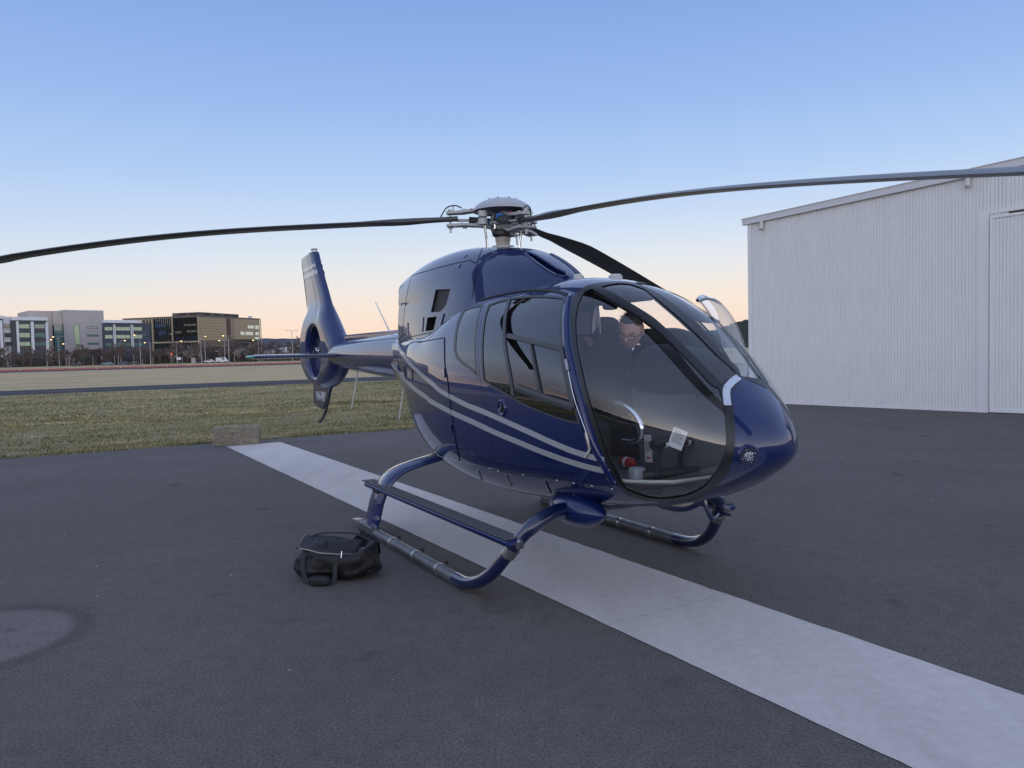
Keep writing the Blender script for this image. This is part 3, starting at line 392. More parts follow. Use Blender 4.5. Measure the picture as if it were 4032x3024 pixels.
def in_poly(P, poly):
    x, y = P[:, 0], P[:, 1]; ins = np.zeros(len(P), bool); n = len(poly)
    for i in range(n):
        x1, y1 = poly[i]; x2, y2 = poly[(i+1) % n]
        if y1 == y2: continue
        c = ((y1 > y) != (y2 > y)) & (x < (x2-x1)*(y-y1)/(y2-y1)+x1); ins ^= c
    return ins
def to2(poly): return [(s*math.cos(math.radians(t)), s*math.sin(math.radians(t))) for s, t in poly]
def mir(poly): return [(s, 180-t) for s, t in poly][::-1]
def dense(poly, step=.012, closed=True):
    out = []; n = len(poly)
    for i in range(n if closed else n-1):
        a = np.array(poly[i]); b = np.array(poly[(i+1) % n]); k = max(1, int(np.linalg.norm(b-a)/step))
        for j in range(k): out.append(tuple(a+(b-a)*j/k))
    return out
def trimmed(surf, ctr, regions, srange, ns, nt, th0, th1, base):
    """triangulate the surface's (s, theta) disc with every region outline as a constraint;
       returns {region: (V, F, N, ST)}"""
    pts, edges, polys = [], [], {}
    for nm, poly in regions:
        P2 = dense(poly); polys[nm] = P2; b = len(pts); pts += P2; edges += [(b+i, b+(i+1) % len(P2)) for i in range(len(P2))]
    B = np.array(pts) if pts else np.zeros((0, 2)); grid = []
    full = (th1-th0) >= 359.9
    for i in range(ns+1):
        s = srange[0]+(srange[1]-srange[0])*i/ns
        k = max(8, int(nt*min(1, .12+s/ srange[1])))
        for j in range(k if full else k+1):
            t = math.radians(th0+(th1-th0)*j/k); grid.append((s*math.cos(t), s*math.sin(t)))
    G = np.array(grid)
    if len(B):
        keep = np.ones(len(G), bool)
        for i0 in range(0, len(G), 400):
            d = np.min(np.hypot(G[i0:i0+400, None, 0]-B[None, :, 0], G[i0:i0+400, None, 1]-B[None, :, 1]), axis=1)
            keep[i0:i0+400] = d > .0055
        rim = np.abs(np.hypot(G[:, 0], G[:, 1])-srange[1]) < 1e-6
        G = G[keep | rim]
    allp = [Vector(p) for p in pts]+[Vector(p) for p in G]
    v, e, f, _, _, _ = delaunay_2d_cdt(allp, edges, [], 0, 1e-6)
    v = np.array([(p[0], p[1]) for p in v]); f = [t for t in f if len(t) == 3]; f = np.array(f)
    cen = v[f].mean(axis=1); lab = np.full(len(f), base, dtype=object)
    for nm, _ in regions: lab[in_poly(cen, polys[nm])] = nm
    S = np.hypot(v[:, 0], v[:, 1]); T = np.arctan2(v[:, 1], v[:, 0])
    P = surf(S, T); N = normals_of(surf, S, T, ctr)
    fn = np.cross(P[f[:, 1]]-P[f[:, 0]], P[f[:, 2]]-P[f[:, 0]]); flip = np.sum(fn*N[f].sum(axis=1), -1) < 0
    f[flip] = f[flip][:, ::-1]
    out = {}
    for nm in set(lab):
        ff = f[lab == nm]; u = np.unique(ff); mp = {int(a): i for i, a in enumerate(u)}
        out[nm] = (P[u], [tuple(mp[int(i)] for i in t) for t in ff], N[u])
    return out
def shell(name, reg, m, parent, off=0.0, flip=False):
    V, Fc, N = reg
    Vn = V+N*off
    if flip: return mesh(name, Vn, [t[::-1] for t in Fc], m, parent, True, -N)
    return mesh(name, Vn, Fc, m, parent, True, N)
def ribbon(name, line, hw, th, m, parent, ptf=None, nf=None, off=.0005, mirror=False, taper=False, mb=None, bow=0.0):
    """strip of box section lying on the surface; hw half width and th height in metres"""
    ptf = ptf or pod_pt; nf = nf or pod_n; L = []
    for i in range(len(line)-1):
        a, b = line[i], line[i+1]
        for j in range(2): L.append((a[0]+(b[0]-a[0])*j/2, a[1]+(b[1]-a[1])*j/2))
    L.append(line[-1])
    if mirror: L = [(s, 180-t) for s, t in L]
    P = [ptf(s, t) for s, t in L]; N = [nf(s, t) for s, t in L]; V = []; NN = []
    n = len(P)
    for i in range(n):
        T = (P[min(i+1, n-1)]-P[max(i-1, 0)]).normalized(); S = N[i].cross(T).normalized(); w = hw*(1 if not taper else .35+.65*math.sin(PI*(i+.5)/n))
        V += [P[i]+S*w+N[i]*(off-.004), P[i]+S*w+N[i]*(off+th), P[i]+N[i]*(off+th+bow), P[i]-S*w+N[i]*(off+th), P[i]-S*w+N[i]*(off-.004)]
    Fc = []
    for i in range(n-1):
        for j in range(4): Fc.append((i*5+j, (i+1)*5+j, (i+1)*5+j+1, i*5+j+1))
    Fc += [(0, 1, 2, 3, 4), tuple((n-1)*5+j for j in (4, 3, 2, 1, 0))]
    if mb is not None: mb.add(V, Fc); return None
    b = MB(); b.add(V, Fc); return b.build(name, m, parent)

# ---- trim the pod
PR = POD_REGIONS; PL = POD_LINES
_fr = [p for p in PR['frame_a']]
frame_r = [(s, max(t, 90.0)) for s, t in _fr]
frame_r = frame_r+[(.232+(.4637-.232)*i/12, 90.0) for i in range(0, 12)]
regs = []
def both(nm, poly):
    regs.append((nm+'_R', to2(poly))); regs.append((nm+'_L', to2(mir(poly))))
both('door', PR['door']); both('door_trim', PR['door_trim']); both('door_glass', PR['door_glass'])
both('quarter_trim', PR['quarter_trim']); both('quarter_glass', PR['quarter_glass'])
full_frame = to2([p for p in _fr]) + to2(mir([p for p in _fr]))
regs.append(('frame', full_frame))
def toward_post(poly, k):
    o = []
    for s_, t in poly:
        f_ = k if t < 101 else k+(1-k)*min(1, (t-101)/6); o.append((s_, 90+(t-90)*f_))
    return o
regs.append(('pane_up_R', to2(toward_post(PR['pane_up'], .82)))); regs.append(('pane_up_L', to2(mir(toward_post(PR['pane_up'], -.04)))))
both('pane_low', PR['pane_low'])
POD = trimmed(pod, PC, regs, (.02, 1.0), 64, 150, -180, 180, 'body')
FUS = shell('fuselage', POD['body'], PAINT, H)
FUS['label'] = 'glossy dark blue cabin shell and belly'
fr_o = shell('windscreen_frame', POD['frame'], SATIN, H, .002); fr_o['label'] = 'black rubber frame round the windscreen panes'
for sd in ('R', 'L'):
    shell('windscreen', POD['pane_up_'+sd], GLASS, H, -.004)
    shell('chin_window', POD['pane_low_'+sd], GLASS, H, -.004)
    shell('rear_side_window', POD['quarter_glass_'+sd], TINT, H, -.003)
    shell('window_trim', POD['quarter_trim_'+sd], TRIM, H)
# right door (closed)
DOOR = shell('door', POD['door_R'], PAINT, H, .0015); DOOR['label'] = 'closed right cabin door with long window'
shell('window_trim', POD['door_trim_R'], TRIM, DOOR, .0015)
shell('door_window', POD['door_glass_R'], TINT, DOOR, -.003)
ribbon('window_post', PL['door_post'], .016, .004, TRIM, DOOR)
b = MB()
for nm, w in (('slide_top', .017), ('slide_front', .019), ('slide_bottom', .022), ('slide_mid', .012)):
    ribbon('', PL[nm], w, .012 if nm != 'slide_mid' else .009, None, None, mb=b, bow=.003)
b.build('sliding_window_frame', TRIM, DOOR)
ribbon('door_gap', PR['door']+PR['door'][:1], .0028, .0012, SEAM, DOOR)
# lining inside the cabin (dark), same cut-outs
for nm in ('body', 'door_R', 'frame'):
    shell('cabin_lining', POD[nm], LINING, H, -.022, True)
# left door, swung open about its front edge
V, Fc, N = POD['door_L']
hx, hy = 2.06, .66
ang = math.radians(52)
LD = empty('door'); LD.parent = H; LD.location = (hx, hy, 0); LD['label'] = 'left cabin door swung open'
def swing(reg, nm, m, off=0.0, flip=False):
    V, Fc, N = reg
    Vn = (V+N*off)-np.array([hx, hy, 0]); o = mesh(nm, Vn, [t[::-1] for t in Fc] if flip else Fc, m, LD, True, -N if flip else N); return o
swing(POD['door_L'], 'door_panel', PAINT); swing(POD['door_L'], 'door_lining', LINING, -.02, True)
swing(POD['door_trim_L'], 'window_trim', TRIM); swing(POD['door_trim_L'], 'window_trim', LINING, -.008, True); swing(POD['door_glass_L'], 'door_window', GLASS, -.003)
LD.rotation_euler = (0, 0, -ang)

# ---- painted details on the pod
for sd in (False, True):
    ribbon('stripe', PL['stripe_up'], .020, .0012, STRIPE, FUS, off=.0022, mirror=sd)
    ribbon('stripe', PL['stripe_low'], .021, .0012, STRIPE, FUS, off=.0022, mirror=sd)
ribbon('panel_gap', PL['seam_rear'], .0032, .0012, SEAM, FUS, off=.004)
ribbon('panel_gap', PL['seam_rear_top'], .0035, .0012, SEAM, FUS, off=.001)
ribbon('panel_gap', PL['seam_belly'], .0022, .001, STEEL, FUS, off=.001)
ribbon('door_gasket', PL['gasket'], .013, .006, BLACK, FUS, bow=.004)
PILLAR = ribbon('door_pillar', PL['pillar'], .024, .007, PAINT, H, bow=.006); PILLAR['label'] = 'bright blue post ahead of the right door'
for o in (PILLAR,): o.data.polygons.foreach_set('use_smooth', [True]*len(o.data.polygons))
for a in ('hinge_up', 'hinge_low'):
    P = [pod_pt(s, t, .018) for s, t in PL[a]]; MB().tube(P, .012, 12).build('door_hinge', STEEL, H, True)
P = [pod_pt(s, t, .012) for s, t in PL['door_edge_glint']]; MB().tube(P, .004, 8).build('door_edge_glint', CHROME, H, True)  # bright tube stands in for the highlight along the door's front edge
P = [pod_pt(s, t, .014) for s, t in PL['hinge_arm']]; MB().tube(P, .009, 8).build('hinge_arm', mat('pale_grey_arm', (.42, .42, .41), .5), H, True)
def disc_on(name, st, r, th, m, parent, ptf=pod_pt, nf=pod_n, n=24, prof=None):
    p = ptf(*st); nn = nf(*st); q = nn.to_track_quat('Z', 'Y').to_matrix().to_4x4(); q.translation = p
    return MB().lathe(prof or [(0, th), (r*.8, th), (r, th*.5), (r, -.004)], n, q).build(name, m, parent, True), q
# door handle: round cup with a bar across
hs = PL['handle'][0]
h0, q = disc_on('door_handle', hs, .062, .008, PAINT, DOOR, prof=[(.028, .002), (.040, .014), (.052, .016), (.060, .010), (.064, -.004)])
MB().lathe([(0, .004), (.03, .004), (.034, 0)], 20, q).build('handle_cup', SEAM, h0)
MB().rbox((-.034, -.009, .008), (.034, .009, .018), .004, q @ Matrix.Rotation(math.radians(80), 4, 'Z')).build('handle_bar', mat('grey_handle', (.09, .10, .11), .4), h0)
for a in ('latch_a', 'latch_b', 'latch_c'):
    ribbon('belly_latch', PL[a], .008, .008, STEEL, FUS)
for a in ('lock_a', 'lock_b'):
    ribbon('panel_lock', PL[a], .013, .008, mat('blue_lock', (.01, .02, .09), .3, coat=1), FUS, off=.004)
ribbon('static_port', PL['port_a'], .012, .003, SEAM, FUS); ribbon('static_port', PL['port_b'], .010, .004, STEEL, FUS); ribbon('panel_lock', PL['latch_d'], .006, .006, STEEL, FUS)
b = MB()
for st in PL['rivets']:
    p = pod_pt(*st); q = pod_n(*st).to_track_quat('Z', 'Y').to_matrix().to_4x4(); q.translation = p
    b.lathe([(0, .006), (.006, .005), (.008, 0)], 10, q)
tag(b.build('fastener_row', CHROME, FUS), kind='stuff')
# silver tape patch over the corner of the windscreen frame
TAPE = mat('silver_tape', (.55, .60, .68), .32, metal=.3, bump=(60, .3))
ribbon('tape_strip', PL['tape_a'], .021, .0025, TAPE, fr_o, off=.003); ribbon('tape_strip', PL['tape_b'], .021, .003, TAPE, fr_o, off=.0035)
# nose landing light, recessed bowl with lens
ls = PL['light'][0]
lp = pod_pt(*ls); ln = pod_n(*ls)
q = (ln*.75+Vector((1, -.15, -.1))*.35).normalized().to_track_quat('Z', 'Y').to_matrix().to_4x4(); q.translation = lp-ln*.004; q = q @ Matrix.Diagonal((.70, .70, .70, 1))
lt = MB().lathe([(.066, -.006), (.080, .011), (.088, .006), (.094, -.012)], 36, q).build('landing_light', PAINT, H, True); lt['label'] = 'round landing light in the nose'
MB().lathe([(0, -.004), (.066, -.004), (.069, .006), (.075, .009)], 36, q).build('light_bowl', mat('light_bowl_paint', (.004, .007, .03), .35, coat=.6), lt, True)
lens = MB().lathe([(0, .024), (.018, .023), (.034, .018), (.043, .010), (.046, 0)], 28, q).build('light_lens', glass_mat('lens_glass', (.9, .93, .97), .1), lt, True)
MB().lathe([(0, .006), (.040, .006), (.046, .002)], 28, q).build('reflector_disc', mat('reflector_disc', (.55, .58, .63), .3, metal=.5), lt, True)
b = MB()
for i in range(19):
    a = i*2.39996; rr = .0092*math.sqrt(i); p = q @ Vector((rr*math.cos(a), rr*math.sin(a), .004))
    b.lathe([(0, .010), (.004, .008), (.0062, .003), (.0066, -.004)], 8, Matrix.Translation(p) @ q.to_3x3().to_4x4())
b.build('reflector_cups', mat('bright_reflector', (.92, .94, .97), .15, metal=.6), lt, True)
for i in range(4):
    p = q @ Vector((.055*math.cos(i*PI/2+.4), .055*math.sin(i*PI/2+.4), .006)); MB().lathe([(0, .006), (.005, .004), (.006, -.002)], 8, Matrix.Translation(p) @ q.to_3x3().to_4x4()).build('light_screw', STEEL, lt)


# ---- engine cowling
CR, CLn = COWL_REGIONS, COWL_LINES
cregs = []
for nm in ('intake', 'vent_big', 'vent_small'):
    cregs.append((nm+'_R', to2(CR[nm]))); cregs.append((nm+'_L', to2(mir(CR[nm]))))
CW = trimmed(cowl, CC, cregs, (.03, 1.0), 56, 90, 0, 180, 'body')
COWL = shell('engine_cowling', CW['body'], PAINT, H); COWL['label'] = 'blue engine and gearbox cowling behind the cabin roof'
def recess(nm, key, depth, m, mb):
    for sd in ('_R', '_L'):
        V, Fc, N = CW[key+sd]; n0 = N.mean(axis=0); n0 /= np.linalg.norm(n0)
        o = shell(nm, (V-n0*depth, Fc, N), mb, COWL)
        poly = CR[key] if sd == '_R' else mir(CR[key])
        ring = [Vector(cowl(s, math.radians(t))) for s, t in poly]; nn = Vector(n0); k = len(ring); VV = ring+[p-nn*depth for p in ring]
        mesh(nm+'_wall', VV, [(i, (i+1) % k, (i+1) % k+k, i+k) for i in range(k)], m, COWL, True)
recess('air_intake', 'intake', .10, PAINT, mat('intake_dark', (.004, .004, .006), .8))
recess('vent_screen', 'vent_big', .022, SEAM, mat('vent_mesh', (.028, .027, .027), .7, var=(240, .6)))
recess('vent_opening', 'vent_small', .07, SEAM, mat('vent_black', (.003, .003, .004), .9))
for sd in (False, True):
    ribbon('intake_lip', CR['intake']+CR['intake'][:1], .010, .006, PAINT, COWL, cowl_pt, cowl_n, bow=.006, mirror=sd)
for nm in ('seam_v', 'seam_h', 'seam_r', 'seam_base'):
    for sd in (False, True): ribbon('panel_gap', CLn[nm], .0038 if nm != 'seam_v' else .005, .001, SEAM, COWL, cowl_pt, cowl_n, mirror=sd)
for nm in ('clatch_a', 'clatch_b', 'clatch_c'):
    ribbon('cowl_latch', CLn[nm], .010, .003, mat('latch_dark', (.01, .012, .03), .5), COWL, cowl_pt, cowl_n); ribbon('cowl_latch', CLn[nm], .005, .010, STEEL, COWL, cowl_pt, cowl_n)
for nm in ('hingec_a', 'hingec_b'): ribbon('cowl_hinge', CLn[nm], .016, .006, mat('blue_hinge', (.05, .07, .15), .35, coat=1), COWL, cowl_pt, cowl_n)
# rear end of the cowling: closed bulkhead and exhaust pipe
ring = [Vector(cowl(1.0, math.radians(t))) for t in range(0, 181, 5)]
MB().add([Vector((-1.78, 0, 1.9))]+[p+Vector((.02, 0, 0)) for p in ring], [(0, i+1, i+2) for i in range(len(ring)-1)]).build('cowl_bulkhead', PAINT, COWL)
MB().lathe([(.09, 0), (.12, 0), (.12, .5), (.10, .5), (.10, .03)], 24, Matrix.Translation((-1.75, 0, 2.28)) @ Matrix.Rotation(math.radians(-75), 4, 'Y')).build('exhaust_pipe', STEEL, H, True)
# roof buttons (GPS and marker antennas)
for x, y, r in ((1.52, .12, .05), (1.30, -.06, .035)):
    z = float(pod(((XN-x)/LX)**.5, PI/2)[2])
    MB().lathe([(0, .030), (r*.7, .030), (r, .018), (r, -.02)], 20, Matrix.Translation((x, y, z))).build('roof_antenna', mat('antenna_white', (.6, .6, .58), .5), H, True)

# ---- tail boom
b = MB()
bs = []
for i in range(15):
    t = i/14; x = -2.05-t*2.95
    zt = 1.955-.075*t; zb = 1.36+.15*t
    if x > -2.5: pass
    bs.append((x, (zt+zb)/2, (zt-zb)/2*.92, (zt-zb)/2))
V = []; n = 28
for x, zc, w, h in bs:
    for j in range(n): a = 2*PI*j/n; V.append((x, w*math.cos(a), zc+h*math.sin(a)))
Fc = [(i*n+j, i*n+(j+1) % n, (i+1)*n+(j+1) % n, (i+1)*n+j) for i in range(len(bs)-1) for j in range(n)]
b.add(V, Fc); BOOM = b.build('tail_boom', PAINT, H, True); BOOM['label'] = 'round blue tail boom'
MB().rbox((-4.6, -.035, 1.895), (-2.2, .035, 1.975), .02).build('spine_fairing', PAINT, BOOM)
# cone that carries the pod into the boom
V = []; nn_ = 40
for k_ in range(9):
    t = k_/8; e_ = t*t*(3-2*t)
    for j in range(nn_):
        a = 2*PI*j/nn_; p = pod(1.0, a); x = -2.35-.62*t; tb_ = (-x-2.05)/2.95; zt = 1.955-.075*tb_; zb = 1.36+.15*tb_
        q_ = np.array([x, (zt-zb)/2*.92*math.cos(a), (zt+zb)/2+(zt-zb)/2*math.sin(a)]); w_ = p*(1-e_)+q_*e_; V.append((x, w_[1], w_[2]))
MB().add(V, [(i*nn_+j, i*nn_+(j+1) % nn_, (i+1)*nn_+(j+1) % nn_, (i+1)*nn_+j) for i in range(8) for j in range(nn_)]).build('tail_cone', PAINT, BOOM, True)
def whip(p0, p1, r0, r1, m): return MB().tube([p0, p1], [r0, r1], 8).build('whip_antenna', m, BOOM, True)
WHITE = mat('white_whip', (.62, .62, .60), .5)
whip((-2.80, 0, 1.90), (-3.36, 0, 2.36), .010, .006, WHITE); MB().lathe([(.03, 0), (.026, .02), (.010, .06)], 12, Matrix.Translation((-2.79, 0, 1.87))).build('antenna_base', BLACK, BOOM)
whip((-4.16, 0, 1.46), (-4.49, 0, .94), .012, .008, WHITE); whip((-2.45, 0, 1.32), (-2.65, 0, .90), .012, .009, WHITE)

# ---- fin with shrouded tail rotor: outline in x-z, pillow thickness, round duct cut through
DCX, DCZ, DR = -5.83, 1.75, .40
fin_out = crom([(-6.03,0,3.33),(-5.89,0,3.11),(-5.69,0,2.86),(-5.42,0,2.52),(-5.22,0,2.31),(-4.97,0,2.08),(-4.78,0,1.90),(-4.70,0,1.70),(-4.80,0,1.50),(-5.03,0,1.32),(-5.38,0,1.20),(-5.85,0,1.165),(-6.30,0,1.22),(-6.60,0,1.36),(-6.79,0,1.55),(-6.83,0,1.75),(-6.78,0,1.98),(-6.68,0,2.18),(-6.595,0,2.37)], 5)
fin_poly = [(p.x, p.z) for p in fin_out]+[(-6.69, 2.73), (-6.82, 3.12), (-6.92, 3.31), (-6.50, 3.325)]
fin_poly = dense(fin_poly, .05)
hole = [(DCX+DR*math.cos(2*PI*i/48), DCZ+DR*math.sin(2*PI*i/48)) for i in range(48)]
def seg_d(P, poly):
    d = np.full(len(P), 9.0); n = len(poly)
    for i in range(n):
        a = np.array(poly[i]); c = np.array(poly[(i+1) % n]); ab = c-a; t = np.clip(((P-a)@ab)/max(ab@ab, 1e-12), 0, 1); d = np.minimum(d, np.linalg.norm(P-(a+t[:, None]*ab), axis=1))
    return d
gx, gz = np.meshgrid(np.arange(-6.95, -4.65, .03), np.arange(1.14, 3.35, .03)); G = np.stack([gx.ravel(), gz.ravel()], 1)
G = G[in_poly(G, fin_poly)]; rr = np.hypot(G[:, 0]-DCX, G[:, 1]-DCZ); G = G[(seg_d(G, fin_poly) > .02) & (np.abs(rr-DR) > .02)]
extra = []
for k in (.006, .015, .03, .05):
    pass
for q_ in (.012, .03, .055):
    extra += [(DCX+(DR+q_)*math.cos(2*PI*i/48), DCZ+(DR+q_)*math.sin(2*PI*i/48)) for i in range(48)]
rr = np.hypot(G[:, 0]-DCX, G[:, 1]-DCZ); G = G[(rr > DR+.075)]
allp = fin_poly+hole+extra+[tuple(p) for p in G]; nf_, nh = len(fin_poly), len(hole)
edges = [(i, (i+1) % nf_) for i in range(nf_)]+[(nf_+i, nf_+(i+1) % nh) for i in range(nh)]
v, e, f, _, _, _ = delaunay_2d_cdt([Vector(p) for p in allp], edges, [], 0, 1e-6)
v = np.array([(p[0], p[1]) for p in v]); f = np.array([t for t in f if len(t) == 3]); cen = v[f].mean(axis=1)
f = f[in_poly(cen, fin_poly) & (np.hypot(cen[:, 0]-DCX, cen[:, 1]-DCZ) > DR-.003)]
d = seg_d(v, fin_poly); dh = np.hypot(v[:, 0]-DCX, v[:, 1]-DCZ)-DR
big = 1/(1+np.exp((v[:, 1]-2.36)/.07))              # 1 round the shroud, 0 on the upper fin
# flat upper fin: blunt leading edge, thin trailing edge
def fin_half(u): return .012+.026*np.clip(u/.5, 0, 1)+.034*np.clip((u-.70)/.06, 0, 1)*np.sqrt(np.clip(1-(np.clip(u-.76, 0, 1)/.24)**2, 0, 1))
te_x = np.interp(v[:, 1], [2.3, 2.37, 2.73, 3.12, 3.33], [-6.61, -6.60, -6.69, -6.82, -6.93]); le_x = np.interp(v[:, 1], [2.31, 2.52, 2.86, 3.11, 3.33], [-5.22, -5.42, -5.69, -5.89, -6.03])
u = np.clip((v[:, 0]-te_x)/(le_x-te_x), 0, 1)
upper = fin_half(u)
Dm = .24; x_ = np.clip(d/Dm, 0, 1); shroud = .165*np.sqrt(1-(1-x_)**2)
hh = upper*(1-big)+shroud*big
lip = np.clip(dh/.06, 0, 1); hh = hh*np.where(dh < .06, .72+.28*np.sqrt(1-(1-lip)**2), 1)
hh = np.maximum(hh, 0); nvv = len(v)
Vf = [(v[i, 0], -hh[i], v[i, 1]) for i in range(nvv)]+[(v[i, 0], hh[i], v[i, 1]) for i in range(nvv)]
Ff = [tuple(t) for t in f]+[tuple(i+nvv for i in t[::-1]) for t in f]
ec = {}
for t in f:
    for a, c in ((t[0], t[1]), (t[1], t[2]), (t[2], t[0])): ec.setdefault((min(a, c), max(a, c)), []).append((a, c))
for k_, l_ in ec.items():
    if len(l_) == 1:
        a, c = l_[0]; Ff.append((c, a, a+nvv, c+nvv))
FIN = MB(); FIN.add(Vf, Ff); FIN = FIN.build('tail_fin', PAINT, H, True); FIN['label'] = 'swept blue fin with round shroud for the tail rotor'
# duct wall inside, stator hub, eight blades
duct = MB().lathe([(DR-.002, -.12), (DR-.008, 0), (DR-.002, .12)], 48, Matrix.Translation((DCX, 0, DCZ)) @ Matrix.Rotation(PI/2, 4, 'X'))
duct.F = duct.F[:-2]
duct = duct.build('duct_wall', mat('duct_dark_blue', (.006, .012, .06), .4, coat=.5), FIN, True)
q = Matrix.Translation((DCX, 0, DCZ)) @ Matrix.Rotation(PI/2, 4, 'X')
TR = MB().lathe([(0, .10), (.05, .095), (.085, .07), (.10, .0), (.10, -.08)], 24, q).build('tail_rotor_hub', mat('hub_grey', (.10, .10, .11), .45), H, True)
for i in range(8):
    a = i*2*PI/8+.2; M_ = q @ Matrix.Rotation(a, 4, 'Z') @ Matrix.Rotation(math.radians(28), 4, 'X')
    MB().rbox((.09, -.028, -.008), (DR-.012, .028, .008), .004, M_).build('tail_rotor_blade', mat('tail_blade', (.03, .035, .06), .4), TR)
b = MB()
for i in range(6):
    a = i*2*PI/6; M_ = q @ Matrix.Rotation(a, 4, 'Z'); b.cyl(M_ @ Vector((.03, 0, .085)), M_ @ Vector((.085, .02, .10)), .011, 8)
b.cyl(q @ Vector((0, 0, .1)), q @ Vector((0, 0, .15)), .03, 12); b.build('pitch_links', CHROME, TR)
for yy in (-1, 1):          # flared lips of the shroud
    MB().tube([(DCX+(DR+.008)*math.cos(2*PI*i/48), yy*.118, DCZ+(DR+.008)*math.sin(2*PI*i/48)) for i in range(49)], .016, 8, False).build('shroud_lip', PAINT, FIN, True)
# silver bands and trailing edge strip on the fin
def fin_strip(z0, z1, x0, x1, m, nm, yo=.069):
    for s_ in (-1, 1):
        zm = (z0+z1)/2
        mesh(nm, [(x0(z0), s_*yo*.32, z0), (-6.2+.0, s_*yo*1.0, z0), (x1(z0), s_*yo*.99, z0), (x0(z1), s_*yo*.32, z1), (-6.2-.1, s_*yo*1.0, z1), (x1(z1), s_*yo*.99, z1)], [(0, 1, 4, 3), (1, 2, 5, 4)], m, FIN)
b = MB()
for k_, (z0, z1) in enumerate(((3.075, 3.13), (2.955, 3.03))):
    b = MB(); m_ = v[(v[:, 1] > 0)]
    zs = np.linspace(z0, z1, 3); us = np.linspace(.02, .99, 26)
    for s_ in (-1, 1):
        VV = []
        for z in zs:
            te = np.interp(z, [2.37, 2.73, 3.12, 3.33], [-6.60, -6.69, -6.82, -6.93]); le = np.interp(z, [2.52, 2.86, 3.11, 3.33], [-5.42, -5.69, -5.89, -6.03])
            for uu in us:
                hgt = float(fin_half(np.array(uu)))
                VV.append((te+(le-te)*uu, s_*(hgt+.006), z))
        w_ = len(us); b.add(VV, [(i*w_+j, i*w_+j+1, (i+1)*w_+j+1, (i+1)*w_+j) for i in range(len(zs)-1) for j in range(w_-1)])
    b.build('fin_band', STRIPE, FIN, True)
MB().add([(-6.635, 0, 2.36), (-6.605, .014, 2.36), (-6.605, -.014, 2.36), (-6.935, 0, 3.27), (-6.905, .014, 3.27), (-6.905, -.014, 3.27)], [(0, 1, 4, 3), (0, 3, 5, 2), (1, 2, 5, 4), (0, 2, 1), (3, 4, 5)]).build('trim_tab', mat('dark_tab', (.012, .018, .05), .5), FIN)
MB().cyl((-6.14, 0, 3.32), (-6.14, 0, 3.375), .045, 16).build('beacon_base', STEEL, FIN, True); MB().lathe([(.05, 0), (.055, .012), (.0, .022)], 16, Matrix.Translation((-6.14, 0, 3.375))).build('beacon_lens', mat('smoky_lens', (.05, .05, .06), .2), FIN, True)
# ventral fin with registration and bumper
VENT = MB().prism([(-6.39, 1.26), (-6.425, .93), (-6.12, .86), (-5.92, .85), (-5.60, 1.04), (-5.40, 1.26)], -.022, .022, Matrix.Rotation(PI/2, 4, 'X')).build('ventral_fin', mat('ventral_blue', (.012, .018, .06), .3, coat=.6), H)
MB().tube([(-5.57, 0, 1.05), (-5.74, 0, .87), (-5.95, 0, .71), (-6.13, 0, .635), (-6.27, 0, .63)], [.03, .034, .034, .03, .02], 10, True, (1.0, .5)).build('tail_bumper', BLACK, VENT, True)
def text_obj(txt, size, M_, m, parent, name, ext=.001, squeeze=1.0):
    cu = bpy.data.curves.new(name, 'FONT'); cu.body = txt; cu.size = size; cu.align_x = 'CENTER'; cu.align_y = 'CENTER'; cu.extrude = ext; cu.offset = size*.022
    o = bpy.data.objects.new(name, cu); COL.objects.link(o); dg = bpy.context.evaluated_depsgraph_get(); me = bpy.data.meshes.new_from_object(o.evaluated_get(dg))
    bpy.data.objects.remove(o); me.transform(M_ @ Matrix.Diagonal((squeeze, 1, 1, 1))); me.materials.clear(); me.materials.append(m)
    o = bpy.data.objects.new(name, me); COL.objects.link(o); o.parent = parent; return o
LETTER = mat('pale_lettering', (.62, .63, .65), .5)
text_obj('VH-FRP', .20, Matrix.Translation((-5.965, -.026, 1.045)) @ Matrix.Rotation(PI/2, 4, 'X'), LETTER, VENT, 'registration_letters', .001, .80)
text_obj('VH-FRP', .20, Matrix.Translation((-5.965, .026, 1.045)) @ Matrix.Rotation(PI, 4, 'Z') @ Matrix.Rotation(PI/2, 4, 'X'), LETTER, VENT, 'registration_letters', .001, .80)

# ---- horizontal stabiliser
def airfoil(c, t, n=14):
    P = []
    for i in range(n+1):
        x = (1-math.cos(PI*i/n))/2; P.append((x, 5*t*(.2969*math.sqrt(x)-.126*x-.3516*x*x+.2843*x**3-.1036*x**4)))
    return [(x*c, y*c) for x, y in P]+[(x*c, -y*c) for x, y in P[-2:0:-1]]
def wing(secs, m, name, parent):
    V = []; n = len(secs[0]); b = MB()
    for s_ in secs: V += s_
    Fc = [(i*n+j, i*n+(j+1) % n, (i+1)*n+(j+1) % n, (i+1)*n+j) for i in range(len(secs)-1) for j in range(n)]+[tuple(range(n))[::-1], tuple((len(secs)-1)*n+j for j in range(n))]
    b.add(V, Fc); return b.build(name, m, parent, True)
af = airfoil(.44, .14)
STAB = wing([[(-4.46-x, y, 1.690-z) for x, z in af] for y in (-1.30, -.6, 0, .6, 1.30)], mat('stabiliser_blue', (.006, .012, .045), .35, coat=1.0), 'stabiliser', H)
for s_, c_ in ((-1, (.05, .35, .25)), (1, (.5, .03, .03))):
    MB().lathe([(0, .09), (.014, .07), (.022, .03), (.024, 0)], 14, Matrix.Translation((-4.66, s_*1.30, 1.69)) @ Matrix.Rotation(s_*-PI/2, 4, 'X') @ Matrix.Diagonal((4.5, 1, 1, 1))).build('navigation_light', mat('nav_light_%s' % ('green' if s_ < 0 else 'red'), c_, .15, coat=1), STAB, True)

